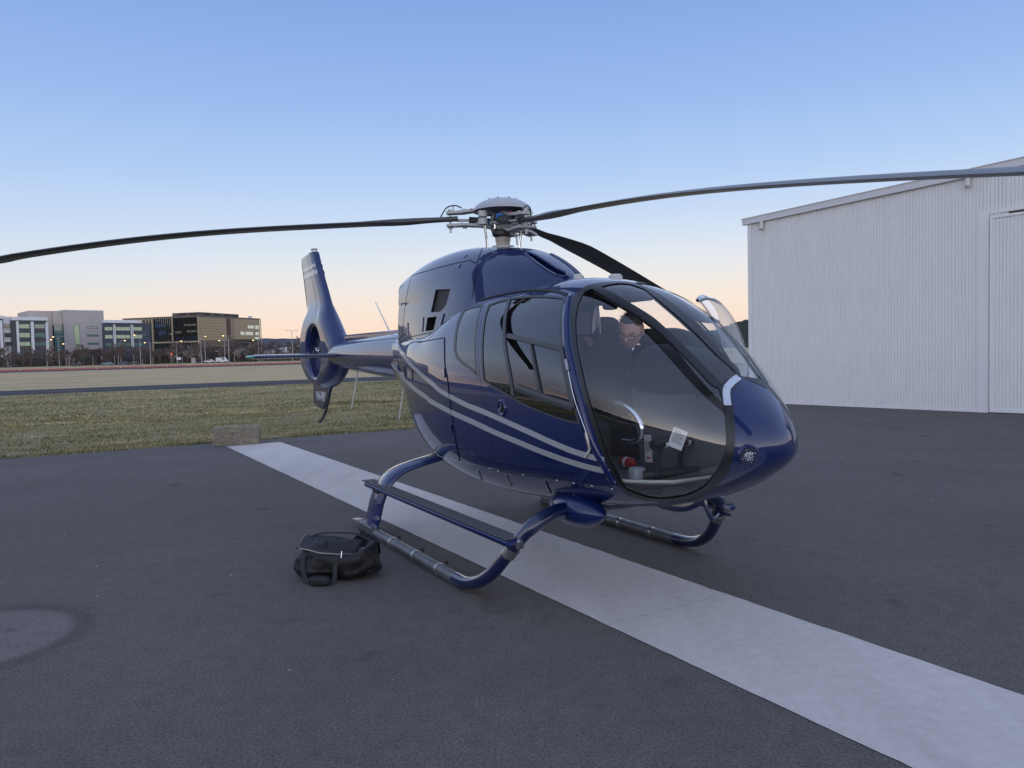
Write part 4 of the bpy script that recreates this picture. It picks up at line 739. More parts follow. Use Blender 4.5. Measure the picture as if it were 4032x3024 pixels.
# ---- landing gear
SKID = mat('skid_worn_grey', (.10, .11, .12), .42, metal=.35, var=(9, .45), bump=(40, .15))
for s_ in (-1, 1):
    path = [(-1.06, s_*1.035, .05), (-.5, s_*1.035, .05), (.4, s_*1.035, .05), (1.10, s_*1.035, .05)]
    sk_ = MB().tube([Vector(p) for p in path], .045, 16).build('skid', SKID, H, True); sk_['label'] = 'right skid tube' if s_ < 0 else 'left skid tube'
    bow = crom([(1.08, s_*1.035, .052), (1.26, s_*1.034, .062), (1.42, s_*1.018, .11), (1.56, s_*.985, .20), (1.67, s_*.945, .32), (1.76, s_*.895, .44), (1.81, s_*.82, .535), (1.80, s_*.70, .585), (1.77, s_*.56, .605), (1.74, s_*.30, .60), (1.73, 0, .60)], 5)
    bw = MB().tube(bow, [.0455 if i < len(bow)*.55 else .052 for i in range(len(bow))], 16).build('skid_bow', mat('dark_navy_tube', (.002, .008, .05), .35, coat=1.0), H, True)
    k_ = int(len(bow)*.44)
    MB().tube(bow[k_-1:k_+2], .054, 16).build('tube_clamp', STEEL, bw, True)
    for x in (-.18, .34, .80): MB().tube([(x-.018, s_*1.035, .05), (x+.018, s_*1.035, .05)], .049, 16).build('skid_clamp', STEEL, sk_, True)
    for x in (-.16, .36, .82): MB().rbox((x-.006, s_*1.035+s_*-.050-.012, .085), (x+.006, s_*1.035+s_*-.050+.012, .110), .003).build('clamp_bolt', BLACK, sk_)
    MB().rbox((-.5, s_*1.035-.03, -.0), (1.2, s_*1.035+.03, .012), .004).build('wear_shoe', mat('shoe_steel', (.06, .06, .065), .6, metal=.5), sk_)
    MB().add([(-1.05, s_*1.035-.04, .085), (-1.05, s_*1.035+.04, .085), (-1.24, s_*1.035-.03, .07), (-1.24, s_*1.035+.03, .07), (-1.05, s_*1.035-.04, .10), (-1.05, s_*1.035+.04, .10), (-1.24, s_*1.035-.03, .08), (-1.24, s_*1.035+.03, .08)], [(0, 1, 3, 2), (4, 6, 7, 5), (0, 4, 5, 1), (2, 3, 7, 6), (0, 2, 6, 4), (1, 5, 7, 3)]).build('skid_heel', mat('heel_alloy', (.40, .41, .43), .4, metal=.6), sk_)
    MB().rbox((-1.0, s_*1.035-.052, .06), (-.62, s_*1.035+.052, .105), .008).build('skid_saddle', SKID, sk_)
    # rear cross tube inside an aerofoil fairing
    pth = crom([(-.74, s_*1.03, .09), (-.74, s_*1.00, .20), (-.72, s_*.965, .35), (-.68, s_*.90, .50), (-.65, s_*.78, .60), (-.62, s_*.62, .655), (-.61, s_*.45, .69), (-.61, s_*.38, .70)], 5)
    V = []; nn_ = 20
    for i, p in enumerate(pth):
        T = (pth[min(i+1, len(pth)-1)]-pth[max(i-1, 0)]).normalized(); S = Vector((1, 0, 0)); N_ = T.cross(S).normalized(); ch = .15 if i > 2 else .13
        for j in range(nn_):
            a = 2*PI*j/nn_; cx = math.cos(a); V.append(p+S*(ch*cx-(.05 if cx < 0 else 0)*abs(cx)*1.2)+N_*(.040*math.sin(a)*(1 if cx > 0 else (1-.55*abs(cx)))))
    fb = MB().add(V, [(i*nn_+j, i*nn_+(j+1) % nn_, (i+1)*nn_+(j+1) % nn_, (i+1)*nn_+j) for i in range(len(pth)-1) for j in range(nn_)]+[tuple(range(nn_))[::-1], tuple((len(pth)-1)*nn_+j for j in range(nn_))])
    rf = fb.build('rear_tube_fairing', PAINT, H, True)
    MB().tube([(-.61, s_*.42, .695), (-.61, 0, .70)], .045, 14).build('rear_cross_tube', mat('dark_blue_tube', (.006, .012, .05), .35), H, True)
    # boarding step
    st_ = MB().rbox((-1.0, s_*.95-.062, .425), (1.82, s_*.95+.062, .468), .012, Matrix.Translation((0, 0, 0))).build('boarding_step', PAINT, H)
    MB().rbox((-1.06, s_*.95-.064, .470), (1.80, s_*.95+.064, .478), .003).build('step_tread', mat('grip_tread', (.085, .09, .095), .8, bump=(400, .6), var=(60, .3)), st_)
    MB().cyl((1.83, s_*.92, .43), (1.75, s_*.90, .46), .03, 10).build('step_bracket', STEEL, st_)
    MB().rbox((-.80, s_*.95-.05, .40), (-.66, s_*.95+.05, .425), .006).build('step_bracket', BLACK, st_)
    # lamp and fairing bulge where the front tube meets the belly
    b = MB(); V = []
    for i in range(13):
        t = i/12; x = 1.46+.62*t; r = .118*math.sin(PI*min(1, .04+.96*t))**.55*(1 if t < .75 else 1-.2*(t-.75)/.25)
        for j in range(18):
            a = 2*PI*j/18; V.append((x, s_*.42+r*1.05*math.cos(a), .60+r*1.0*math.sin(a)))
    b.add(V, [(i*18+j, i*18+(j+1) % 18, (i+1)*18+(j+1) % 18, (i+1)*18+j) for i in range(12) for j in range(18)]+[tuple(range(18))[::-1], tuple(12*18+j for j in range(18))])
    b.build('belly_fairing', PAINT, H, True)
MB().lathe([(0, -.055), (.06, -.05), (.10, -.03), (.12, .0), (.12, .06)], 24, Matrix.Translation((2.0, .28, .63))).build('belly_lamp', mat('lamp_housing_cream', (.42, .38, .30), .5, var=(20, .4)), H, True)
b = MB().tube(crom([(1.95, .55, .60), (1.97, .57, .50), (1.96, .62, .43), (1.90, .70, .41), (1.84, .80, .42)], 4), .016, 8); b.tube([(1.78, .84, .425), (1.93, .84, .425)], .01, 8); b.build('tube_bracket', mat('bracket_blue', (.01, .02, .08), .35, coat=1), H, True)
MB().tube(crom([(.9, -.05, .52), (.92, -.05, .46), (1.02, -.05, .44), (1.16, -.05, .44)], 3), .006, 6).build('belly_antenna', STEEL, H)
# thin white marking by the front tube
ribbon('paint_mark', [(.497, 232), (.490, 238), (.479, 244), (.466, 250)], .004, .001, STRIPE, FUS)
# ================================================================== MAIN ROTOR
HUBC = Vector((.04, 0, 2.86))
GREYA = mat('rotor_grey_paint', (.38, .385, .39), .42, var=(18, .15), coat=.3)
GREYD = mat('rotor_dark_part', (.05, .052, .055), .5)
CREAM = mat('mast_cream', (.42, .38, .33), .5, var=(12, .2))
BLADE = mat('blade_dark_grey', (.055, .058, .058), .38, var=(6, .18))
mast = MB().lathe([(.078, -.02), (.078, .015), (.062, .02), (.062, .07), (.068, .072), (.068, .12), (.052, .125), (.052, .2)], 28, Matrix.Translation((.04, 0, 2.60))).build('rotor_mast', CREAM, H, True)
MB().lathe([(.10, -.02), (.10, .012), (.07, .014)], 28, Matrix.Translation((.04, 0, 2.615))).build('mast_flange', mat('flange_white', (.5, .5, .48), .5), mast)
HUB = MB().lathe([(.05, -.10), (.09, -.09), (.11, -.03), (.11, .02), (.08, .06), (.03, .08)], 28, Matrix.Translation(HUBC)).build('rotor_hub', GREYA, H, True)
HUB['label'] = 'grey three-armed rotor hub with domed cap'
capz = 2.955
capo = MB().lathe([(0, .098), (.06, .095), (.13, .082), (.19, .059), (.235, .030), (.258, .002), (.264, -.020), (.256, -.020), (.232, .015), (.185, .044), (.12, .066), (0, .078)], 48, Matrix.Translation((.04, 0, capz))).build('hub_cap', mat('cap_grey', (.37, .38, .395), .4, coat=.3), HUB, True)
b = MB()
for i in range(8):
    a = i*PI/4; b.lathe([(0, .012), (.008, .010), (.010, 0)], 8, Matrix.Translation((.04+.13*math.cos(a), .13*math.sin(a), capz+.080)))
b.build('cap_screws', STEEL, capo)
MB().lathe([(.07, -.05), (.095, -.03), (.095, .0), (.07, .02)], 28, Matrix.Translation((.04, 0, 2.755))).build('swashplate', GREYD, HUB, True)
AZ = [-124, -4, 116]
DROOP = [cspline([.3, .8, 2.9, 4.77, 5.1], [2.885, 2.876, 2.838, 2.675, 2.635]), cspline([.3, 1.38, 2.24, 4.56, 5.1], [2.80, 2.715, 2.637, 2.295, 2.20]), cspline([.3, .6, 1.9, 2.94, 5.1], [2.86, 2.825, 2.62, 2.425, 2.0])]
for k_, az_ in enumerate(AZ):
    a = math.radians(az_); e = Vector((math.cos(a), math.sin(a), 0)); le = Vector((-math.sin(a), math.cos(a), 0)); zf = DROOP[k_]
    secs = []; rs = [.40, .50, .58, .70, .85, 1.0, 1.15, 1.28, 1.4, 1.6]+[1.6+.2*i for i in range(1, 16)]+[4.75, 4.85, 4.93, 4.97, 5.0]
    for r in rs:
        t = min(1, max(0, (r-.55)/.8)); t = t*t*(3-2*t); ch = .085+(.275-.085)*t
        if r > 4.82: ch *= 1-.55*((r-4.82)/.18)**2
        tc_ = .55*(1-t)+.125*t if r < 1.5 else .125
        pit = math.radians((-1.0, 7.0, -4.0)[k_]); P = airfoil(ch, tc_, 12); sec = []
        c0 = HUBC.copy(); c0.z = 0
        o = c0+e*r; o.z = float(zf(r)); sweep = -.14*max(0, (r-4.6)/.4)**2
        for x, y in P:
            dx = (.30 if t > .2 else .30+.2*(1-t))*ch-x + sweep; up = Vector((0, 0, 1)); w = le*math.cos(pit)+up*math.sin(pit); nn = up*math.cos(pit)-le*math.sin(pit)
            sec.append(o+w*dx+nn*y)
        secs.append(sec)
    bl = wing(secs, BLADE, 'rotor_blade', H)
    bl['label'] = ['rotor blade reaching over the field to the left', 'rotor blade reaching over the nose to the right', 'rotor blade behind the cabin roof'][k_]
    z0 = float(zf(.45)); b = MB(); sd = le
    # fork: upper and lower arm plates, bolted at the blade root
    def P3(r, s_, z): q_ = HUBC+e*r+le*s_; return Vector((q_.x, q_.y, z))
    zr = [float(zf(r)) for r in (.10, .22, .34, .50)]
    for up_ in (1, -1):
        V = []
        for (r, hw_), zc in zip(((.07, .05), (.22, .055), (.36, .06), (.50, .05)), (HUBC.z, zr[1], zr[2], zr[3])):
            zz = zc+up_*(.045+.012*(r < .3))
            for s_, dz in ((-hw_, 0), (hw_, 0), (hw_, .022*up_), (-hw_, .022*up_)): V.append(P3(r, s_, zz+dz))
        b.add(V, [(i*4+j, i*4+(j+1) % 4, (i+1)*4+(j+1) % 4, (i+1)*4+j) for i in range(3) for j in range(4)]+[(0, 1, 2, 3), (12, 13, 14, 15)])
        for r_, s_ in ((.34, 0), (.47, 0), (.22, .03)): b.cyl(P3(r_, s_, zr[2]+up_*.04), P3(r_, s_, zr[2]+up_*.085), .02 if s_ == 0 else .012, 12)
    arm = b.build('fork_arm', GREYA, HUB)
    MB().cyl(P3(.47, 0, z0-.12), P3(.47, 0, z0+.085), .010, 10).build('blade_pin', STEEL, HUB)
    MB().cyl(P3(.08, -.095, HUBC.z), P3(.31, -.085, zr[2]), .032, 16).build('lag_damper', GREYD, HUB, True)
    MB().cyl(P3(.13, -.093, HUBC.z), P3(.155, -.092, HUBC.z), .0335, 16).build('damper_band', mat('blue_band', (.01, .16, .55), .4), HUB, True)
    MB().cyl(P3(.31, -.085, zr[2]), P3(.42, -.06, zr[3]), .013, 10).build('damper_rod', STEEL, HUB)
    # weight drum on the pitch horn, control rod down to the swashplate
    for dz in (-.062, .004): MB().lathe([(.036, 0), (.042, .004), (.042, .054), (.036, .058), (0, .058)], 20, Matrix.Translation(P3(.16, .15, HUBC.z+dz))).build('weight_drum', GREYA, HUB, True)
    MB().cyl(P3(.15, .02, HUBC.z), P3(.16, .15, HUBC.z), .014, 8).build('pitch_horn', GREYD, HUB)
    MB().cyl(P3(.13, .10, 2.60), P3(.15, .12, HUBC.z-.03), .011, 10).build('pitch_rod', CHROME, HUB, True)
    MB().tube(crom([P3(.36, .03, zr[2]+.09), P3(.42, .03, zr[2]+.115), P3(.50, .02, zr[3]+.10), P3(.56, .0, zr[3]+.02)], 5), .006, 6).build('bonding_cable', BLACK, HUB)
    b = MB().tube([P3(.44, .022*math.cos(t_), zr[2]+.095+.022*math.sin(t_)) for t_ in [i*2*PI/14 for i in range(15)]], .0025, 5); b.build('pin_ring', STEEL, HUB)
    MB().rbox((-.008, -.062, -.004), (.008, .062, .004), .001, Matrix.Translation(P3(.27, 0, zr[1]+.072)) @ Matrix.Rotation(a, 4, 'Z')).build('red_mark', mat('red_tape', (.45, .03, .03), .5), HUB)
for k_ in range(3):
    a = math.radians(AZ[k_]+60); e = Vector((math.cos(a), math.sin(a), 0))
    MB().rbox((.05, -.05, -.055), (.145, .05, -.02), .01, Matrix.Translation(HUBC) @ Matrix.Rotation(a, 4, 'Z')).build('star_lug', GREYA, HUB)
    MB().cyl(HUBC+e*.12+Vector((0, 0, -.09)), HUBC+e*.12+Vector((0, 0, .02)), .014, 10).build('lug_bolt', CHROME, HUB, True)
    MB().tube(crom([HUBC+e*.10+Vector((0, 0, -.06)), HUBC+e*.17+Vector((0, 0, -.09)), HUBC+e*.14+Vector((0, 0, -.14)), HUBC+e*.07+Vector((0, 0, -.15))], 4), .007, 6).build('hose', BLACK, HUB, True)
b = MB().cyl((.10, .03, 2.735), (.20, .05, 2.70), .016, 10); b.cyl((.20, .05, 2.70), (.205, .05, 2.62), .007, 8); b.build('scissor_link', GREYA, HUB)

# ================================================================== CABIN
FLOORM = mat('grey_cabin_carpet', (.115, .108, .10), .95, var=(50, .35), bump=(300, .4))
def pod_w(x, z):           # half width of the pod at station x and height z
    s = ((XN-x)/LX)**.5; zc = float(f_c(s)); w = float(f_w(s)); h = float(f_t(s))-zc if z >= zc else zc-float(f_b(s)); n = 2.25 if z >= zc else 2.45
    q_ = min(1, abs(z-zc)/h); return w*(1-q_**n)**(1/n)
b = MB(); xs = [-.9+.15*i for i in range(23)]+[2.50, 2.58]; V = []
for x in xs:
    w = max(.02, pod_w(x, .88)-.03)
    if x > 2.1: w = min(w, .60-.35*((x-2.1)/.5)**2)
    V += [(x, -w, .88), (x, w, .88), (x, w, .865), (x, -w, .865)]
b.add(V, [(i*4+j, i*4+(j+1) % 4, (i+1)*4+(j+1) % 4, (i+1)*4+j) for i in range(len(xs)-1) for j in range(4)]+[(0, 1, 2, 3), tuple((len(xs)-1)*4+j for j in (3, 2, 1, 0))])
CF = b.build('cabin_floor', FLOORM, H)
P = [(x, -(max(.02, min(pod_w(x, .88)-.03, .60-.35*(max(0, x-2.1)/.5)**2))), .882) for x in xs if x > 1.7]
MB().tube(P+[(2.585, 0, .882)]+[(p[0], -p[1], p[2]) for p in P[::-1]], .010, 8).build('floor_edging', mat('pale_edging', (.40, .41, .36), .5), CF, True)
# rear bulkhead and ceiling panel
V = [(.35, 0, 1.4)]+[tuple(pod(((XN-.35)/LX)**.5, math.radians(t))*np.array([1, .965, 1])+np.array([0, 0, 0])) for t in range(0, 360, 10)]
b = MB().add(V, [(0, i+1, (i+1) % 36+1) for i in range(36)]); bk = b.build('rear_bulkhead', LINING, H)
MB().rbox((.4, -.30, 2.03), (1.78, .30, 2.085), .03).build('overhead_panel', LINING, H)
SEATM = mat('charcoal_seat_cloth', (.022, .022, .025), .9, bump=(120, .4), var=(10, .25))
def pillow(a, b_, m, name, parent, M_=None, k=4.0, n=14):
    a = Vector(a); b_ = Vector(b_); c = (a+b_)/2; h = (b_-a)/2; V = []
    for i in range(n+1):
        ph = -PI/2+PI*i/n
        for j in range(2*n):
            th = PI*j/n
            def sp(v, p): return math.copysign(abs(v)**p, v)
            p = Vector((h.x*sp(math.cos(ph), 2/k)*sp(math.cos(th), 2/k), h.y*sp(math.cos(ph), 2/k)*sp(math.sin(th), 2/k), h.z*sp(math.sin(ph), 2/k)))
            V.append(c+p)
    if M_ is not None: V = [M_ @ v_ for v_ in V]
    w = 2*n; b2 = MB().add(V, [(i*w+j, i*w+(j+1) % w, (i+1)*w+(j+1) % w, (i+1)*w+j) for i in range(n) for j in range(w)])
    o = b2.build(name, m, parent, True, fix=False); return o
for y in (-.36, .36):
    S_ = empty('seat'); S_.parent = H; S_.location = (1.48, y, .88); S_['label'] = 'right front seat' if y < 0 else 'left front seat'
    pillow((-.22, -.23, .16), (.30, .23, .30), SEATM, 'seat_cushion', S_)
    pillow((-.06, -.235, 0), (.07, .235, .62), SEATM, 'seat_back', S_, Matrix.Translation((-.24, 0, .26)) @ Matrix.Rotation(math.radians(-14), 4, 'Y'))
    pillow((-.05, -.145, 0), (.05, .145, .27), SEATM, 'head_rest', S_, Matrix.Translation((-.38, 0, .80)) @ Matrix.Rotation(math.radians(-10), 4, 'Y'), 3)
    MB().box((-.20, -.20, .0), (.26, .20, .18)).build('seat_base', LINING, S_)
# instrument hood on its pedestal
b = MB(); V = []; nn_ = 16; rows = 9
for i in range(rows):
    t = i/(rows-1); x = 1.98+.60*t; zt = 1.715-.01*t-.10*t*t; w = .29*(1-.40*t*t)
    for j in range(nn_+1):
        a = PI*j/nn_; V.append((x, .17-.05*t+w*math.cos(a), 1.40+(zt-1.40)*math.sin(a)**.55))
b.add(V, [(i*(nn_+1)+j, i*(nn_+1)+j+1, (i+1)*(nn_+1)+j+1, (i+1)*(nn_+1)+j) for i in range(rows-1) for j in range(nn_)]+[tuple(range(nn_+1))[::-1], tuple((rows-1)*(nn_+1)+j for j in range(nn_+1))])
HOOD = b.build('instrument_hood', mat('matt_black_hood', (.014, .015, .018), .75, bump=(200, .2)), H, True)
b = MB().add([(2.10, -.13, .88), (2.55, -.08, .90), (2.55, .26, .90), (2.10, .34, .88), (2.0, -.13, 1.42), (2.54, -.06, 1.42), (2.54, .28, 1.42), (2.0, .44, 1.42)], [(0, 3, 2, 1), (4, 5, 6, 7), (0, 1, 5, 4), (1, 2, 6, 5), (2, 3, 7, 6), (3, 0, 4, 7)])
PED = b.build('instrument_pedestal', mat('grey_pedestal', (.075, .078, .085), .6, var=(5, .15)), H)
for yy, zz in ((-.08, 1.50), (.10, 1.52), (.28, 1.50)):
    MB().lathe([(.045, 0), (.05, .006), (.05, .012), (.04, .014), (.038, .006), (0, .006)], 20, Matrix.Translation((1.975, yy, zz)) @ Matrix.Rotation(-PI/2, 4, 'Y')).build('dial', mat('dial_face', (.02, .02, .02), .3), HOOD)
# pedals
PB = mat('black_plastic', (.012, .012, .013), .45)
for k_, yp in enumerate((-.30, -.12)):
    pd = empty('pedal'); pd.parent = H; pd.location = (2.46, yp, .88)
    MB().tube([(0, -.015, .0), (.02, -.015, .12), (.05, -.015, .225)], .016, 8).build('pedal_arm', PB, pd)
    MB().cyl((.055, -.085, .225), (.055, .075, .235), .028, 14).build('pedal_bar', PB, pd, True)
    MB().cyl((.055, -.0, .227), (.055, .018, .228), .029, 14).build('pedal_ring', mat('white_ring', (.6, .6, .6), .5), pd, True)
    MB().rbox((-.10, -.05, .01), (.06, .04, .035), .01, Matrix.Rotation(math.radians(-20), 4, 'Y')).build('pedal_plate', PB, pd)
MB().cyl((2.44, -.40, .915), (2.56, -.06, .925), .030, 14).build('pedal_torque_tube', PB, H, True)
pillow((2.36, -.46, .882), (2.45, -.37, .965), mat('grey_knob', (.22, .23, .25), .5), 'tube_end_cap', H)
# cyclic grab tube and collective
MB().tube(crom([(2.20, -.42, 1.345), (2.30, -.42, 1.33), (2.41, -.42, 1.28), (2.46, -.42, 1.22), (2.45, -.42, 1.155), (2.38, -.42, 1.12), (2.28, -.42, 1.115)], 5), .017, 12).build('grab_tube', CHROME, H, True)
MB().cyl((2.19, -.42, 1.345), (2.215, -.42, 1.345), .021, 12).build('tube_cap', PB, H, True)
MB().tube(crom([(1.75, -.34, .89), (1.80, -.34, 1.05), (1.78, -.34, 1.18), (1.72, -.34, 1.26)], 4), .013, 8).build('cyclic_stick', PB, H, True)
MB().rbox((1.70, -.36, 1.25), (1.75, -.32, 1.36), .012).build('cyclic_grip', PB, H)
# small inside things seen low in the chin window
def rest(name, M_): return None
warn = MB().rbox((-.035, -.001, -.09), (.035, .001, .09), .0005).build('placard', mat('placard_white', (.6, .58, .57), .5), PED); warn.location = (2.17, -.132, 1.03); warn.rotation_euler = (0, math.radians(-3), math.radians(2))
MB().box((-.028, -.0025, -.02), (.028, -.0012, .05)).build('placard_sketch', mat('placard_grey', (.36, .33, .33), .6), warn)
MB().add([(-.02, -.003, -.06), (-.005, -.003, -.048), (-.005, -.003, -.055), (.022, -.003, -.055), (.022, -.003, -.066), (-.005, -.003, -.066), (-.005, -.003, -.072)], [(0, 1, 2), (0, 2, 5), (2, 3, 4, 5), (0, 5, 6)]).build('placard_arrow', mat('placard_red', (.4, .03, .03), .5), warn)
CLIP = empty('document_pad', (0, 0, 0))
def heli_w(p): return HELI_M @ Vector(p)
HELI_M = Matrix.Translation((-0.0715, 6.9632, 0)) @ Matrix.Rotation(math.radians(-60.529), 4, 'Z')
bpy.data.objects.remove(CLIP)
q = HELI_M @ Matrix.Translation((2.56, -.225, 1.135)) @ Matrix.Rotation(math.radians(62), 4, 'Z') @ Matrix.Rotation(math.radians(-18), 4, 'X') @ Matrix.Rotation(math.radians(24), 4, 'Y')
pap = MB().rbox((-.045, -.003, -.062), (.045, .003, .062), .001).build('document_pad', mat('paper', (.62, .62, .60), .7), None); pap.matrix_world = q
tag(pap, 'white printed document tucked beside the pedals in the cabin', 'document')
b = MB()
for i in range(8): b.box((-.034, -.0042, .040-i*.010), (.034-.016*(i % 3 == 2)-.026*(i == 0), -.0034, .0435-i*.010))
o = b.build('printed_lines', mat('ink', (.12, .12, .14), .8), pap)
q = HELI_M @ Matrix.Translation((1.95, -.46, .885))
cs = pillow((-.10, -.13, 0), (.12, .13, .34), mat('black_case_cloth', (.012, .012, .013), .8, bump=(60, .5)), 'case', None, None, 5); cs.matrix_world = q
tag(cs, 'black soft case standing on the cabin floor behind the chin window', 'case')
q = HELI_M @ Matrix.Translation((2.03, -.20, .93))
ex = MB().lathe([(0, -.06), (.03, -.055), (.035, -.03), (.035, .05), (.02, .075), (0, .08)], 16, Matrix.Rotation(PI/2, 4, 'Y')).build('red_canister', mat('red_enamel', (.35, .02, .02), .35), None, True); ex.matrix_world = q
tag(ex, 'small red canister lying on the cabin floor by the black case', 'canister')
MB().lathe([(.036, -.008), (.036, .018)], 16, Matrix.Rotation(PI/2, 4, 'Y')).build('canister_label', mat('canister_white', (.6, .6, .6), .5), ex)
# ceiling handset seen against the sky
pillow((1.36, .10, 1.98), (1.46, .20, 2.06), PB, 'ceiling_handset', H)

# ================================================================== PERSON (leaning over the console from the left seat)
SKIN = mat('skin', (.52, .30, .225), .5, var=(30, .08)); JACKET = mat('black_jacket', (.012, .012, .014), .85, bump=(35, .6)); HAIRM = mat('grey_brown_hair', (.045, .036, .03), .7, bump=(90, .8)); TROU = mat('dark_trousers', (.015, .016, .022), .9)
PER = empty('person', tuple(HELI_M @ Vector((1.55, .97, .48))), math.radians(-60.529))
tag(PER, 'person in glasses and black jacket leaning into the cabin, looking down', 'person')
PO = Vector((1.55, .97, .48))
def skin_body(name, nodes, edges, m, root=0, sub=2):
    me = bpy.data.meshes.new(name); me.from_pydata([tuple(Vector(n_[0])-PO) for n_ in nodes], edges, []); o = bpy.data.objects.new(name, me); COL.objects.link(o); o.parent = PER
    md = o.modifiers.new('s', 'SKIN'); sv = me.skin_vertices[0].data
    for i, n_ in enumerate(nodes): sv[i].radius = (n_[1], n_[2] if len(n_) > 2 else n_[1]); sv[i].use_root = (i == root)
    md.use_smooth_shade = True; md2 = o.modifiers.new('u', 'SUBSURF'); md2.levels = sub; md2.render_levels = sub
    dg = bpy.context.evaluated_depsgraph_get(); me2 = bpy.data.meshes.new_from_object(o.evaluated_get(dg)); o.modifiers.clear(); o.data = me2; me2.materials.clear(); me2.materials.append(m)
    me2.polygons.foreach_set('use_smooth', [True]*len(me2.polygons)); return o
HD = Vector((1.735, .085, 1.815))
N_ = [((1.60, 1.00, 1.40), .14, .16), ((1.63, .82, 1.55), .14, .17), ((1.67, .60, 1.68), .135, .18), ((1.71, .40, 1.735), .11, .16), ((1.735, .26, 1.755), .075), ((1.738, .16, 1.775), .070),
      ((1.86, .42, 1.68), .075), ((1.93, .30, 1.46), .060), ((1.90, .13, 1.32), .047), ((1.915, .03, 1.270), .036),
      ((1.53, .40, 1.66), .075), ((1.46, .32, 1.45), .060), ((1.52, .22, 1.30), .047), ((1.55, .16, 1.24), .036),
      ((1.52, 1.02, 1.30), .105), ((1.57, .99, .92), .075), ((1.52, 1.00, .56), .052), ((1.70, 1.02, 1.30), .105), ((1.73, .99, .92), .075), ((1.68, 1.00, .56), .052), ((1.54, .86, .52), .042), ((1.70, .86, .52), .042)]
E_ = [(0, 1), (1, 2), (2, 3), (3, 4), (4, 5), (3, 6), (6, 7), (7, 8), (8, 9), (3, 10), (10, 11), (11, 12), (12, 13), (0, 14), (14, 15), (15, 16), (0, 17), (17, 18), (18, 19), (16, 20), (19, 21)]
skin_body('body', N_, E_, JACKET)
# head: shaped ellipsoid; face turned down towards the console
def head_mesh():
    V = []; nu, nv_ = 40, 30
    for i in range(nv_+1):
        ph = -PI/2+PI*i/nv_
        for j in range(nu):
            th = 2*PI*j/nu; d_ = Vector((math.cos(ph)*math.cos(th), math.cos(ph)*math.sin(th), math.sin(ph)))
            x, y, z = d_.x*.098, d_.y*.076, d_.z*.122
            if z < 0:                       # jaw narrows, chin forward
                t = -z/.122; y *= 1-.30*t*t; x *= 1-.12*t*t; x += .022*t*t*(1 if d_.x > -.2 else .2)
                if d_.x < 0: x *= 1-.35*t
            if d_.x > 0:
                fx = d_.x**2
                g = lambda cy, cz, sy, sz: math.exp(-((y-cy)/sy)**2-((z-cz)/sz)**2)
                x += fx*(.030*g(0, -.028, .011, .014)+.018*g(0, -.008, .009, .024)+.010*g(0, .030, .045, .012)-.014*g(.030, .006, .016, .013)-.014*g(-.030, .006, .016, .013)
                         +.010*g(0, -.062, .020, .008)-.006*g(0, -.069, .022, .004)+.008*g(0, -.078, .016, .007)+.012*g(0, -.105, .022, .014)+.006*g(.042, -.025, .018, .018)+.006*g(-.042, -.025, .018, .018))
            V.append((x, y, z))
    Fc = [(i*nu+j, i*nu+(j+1) % nu, (i+1)*nu+(j+1) % nu, (i+1)*nu+j) for i in range(nv_) for j in range(nu)]
    return V, Fc
V, Fc = head_mesh()
# head axes: face direction towards (-y, down, slightly forward)
fdir = Vector((.46, -.76, -.46)).normalized(); updir = Vector((.30, -.18, .93)); side = updir.cross(fdir).normalized(); updir = fdir.cross(side).normalized()
HM = Matrix((( fdir.x, side.x, updir.x, HD.x-PO.x), (fdir.y, side.y, updir.y, HD.y-PO.y), (fdir.z, side.z, updir.z, HD.z-PO.z), (0, 0, 0, 1))) @ Matrix.Diagonal((1.08, 1.10, 1.08, 1))
hd = mesh('head', [HM @ Vector(v_) for v_ in V], Fc, SKIN, PER, True)
# hair cap: shell a little outside the skull, cut along the hair line
hv, hf = [], []
for i, v_ in enumerate(V):
    p = Vector(v_); d_ = p.normalized(); hv.append(HM @ (p*1.0+d_*(.007+.004*noise.noise(p*70))))
for f_ in Fc:
    c = sum((Vector(V[i]) for i in f_), Vector())/4
    if c.z > .050+.50*c.x or (c.x < -.035 and c.z > -.055): hf.append(f_)
hr = mesh('hair', hv, hf, HAIRM, hd, True)
b = MB()
for i in range(260):
    a = rnd.uniform(0, 2*PI); ph = rnd.uniform(.55, 1.45); d_ = Vector((math.cos(ph)*math.cos(a), math.cos(ph)*math.sin(a), math.sin(ph)))
    if d_.x > .55: continue
    p = Vector((d_.x*.104, d_.y*.082, d_.z*.128)); t = (d_+Vector((rnd.uniform(-.6, .9), rnd.uniform(-.6, .6), rnd.uniform(-.1, .4)))).normalized()*.022; s_ = t.cross(d_).normalized()*.0022
    b.add([HM @ (p-s_), HM @ (p+s_), HM @ (p+t)], [(0, 1, 2)])
b.build('hair_tufts', HAIRM, hd, False, False)
for s_ in (-1, 1):
    V2 = []
    for i in range(9):
        for j in range(12):
            ph = -PI/2+PI*i/8; th = 2*PI*j/12; V2.append(HM @ Vector((-.008+.020*math.cos(ph)*math.cos(th), s_*.078+.009*math.cos(ph)*math.sin(th), -.004+.034*math.sin(ph))))
    mesh('ear', V2, [(i*12+j, i*12+(j+1) % 12, (i+1)*12+(j+1) % 12, (i+1)*12+j) for i in range(8) for j in range(12)], SKIN, hd, True)
    MB().lathe([(0, .012), (.007, .009), (.0105, .004), (.011, 0)], 12, HM @ Matrix.Translation((.074, s_*.031, .006)) @ Matrix.Rotation(PI/2, 4, 'Y')).build('eye', mat('eye_white', (.35, .32, .3), .3), hd, True)
    MB().rbox((.080, s_*.031-.017, .024), (.090, s_*.031+.017, .030), .002, HM).build('eyebrow', HAIRM, hd)
gl = MB()
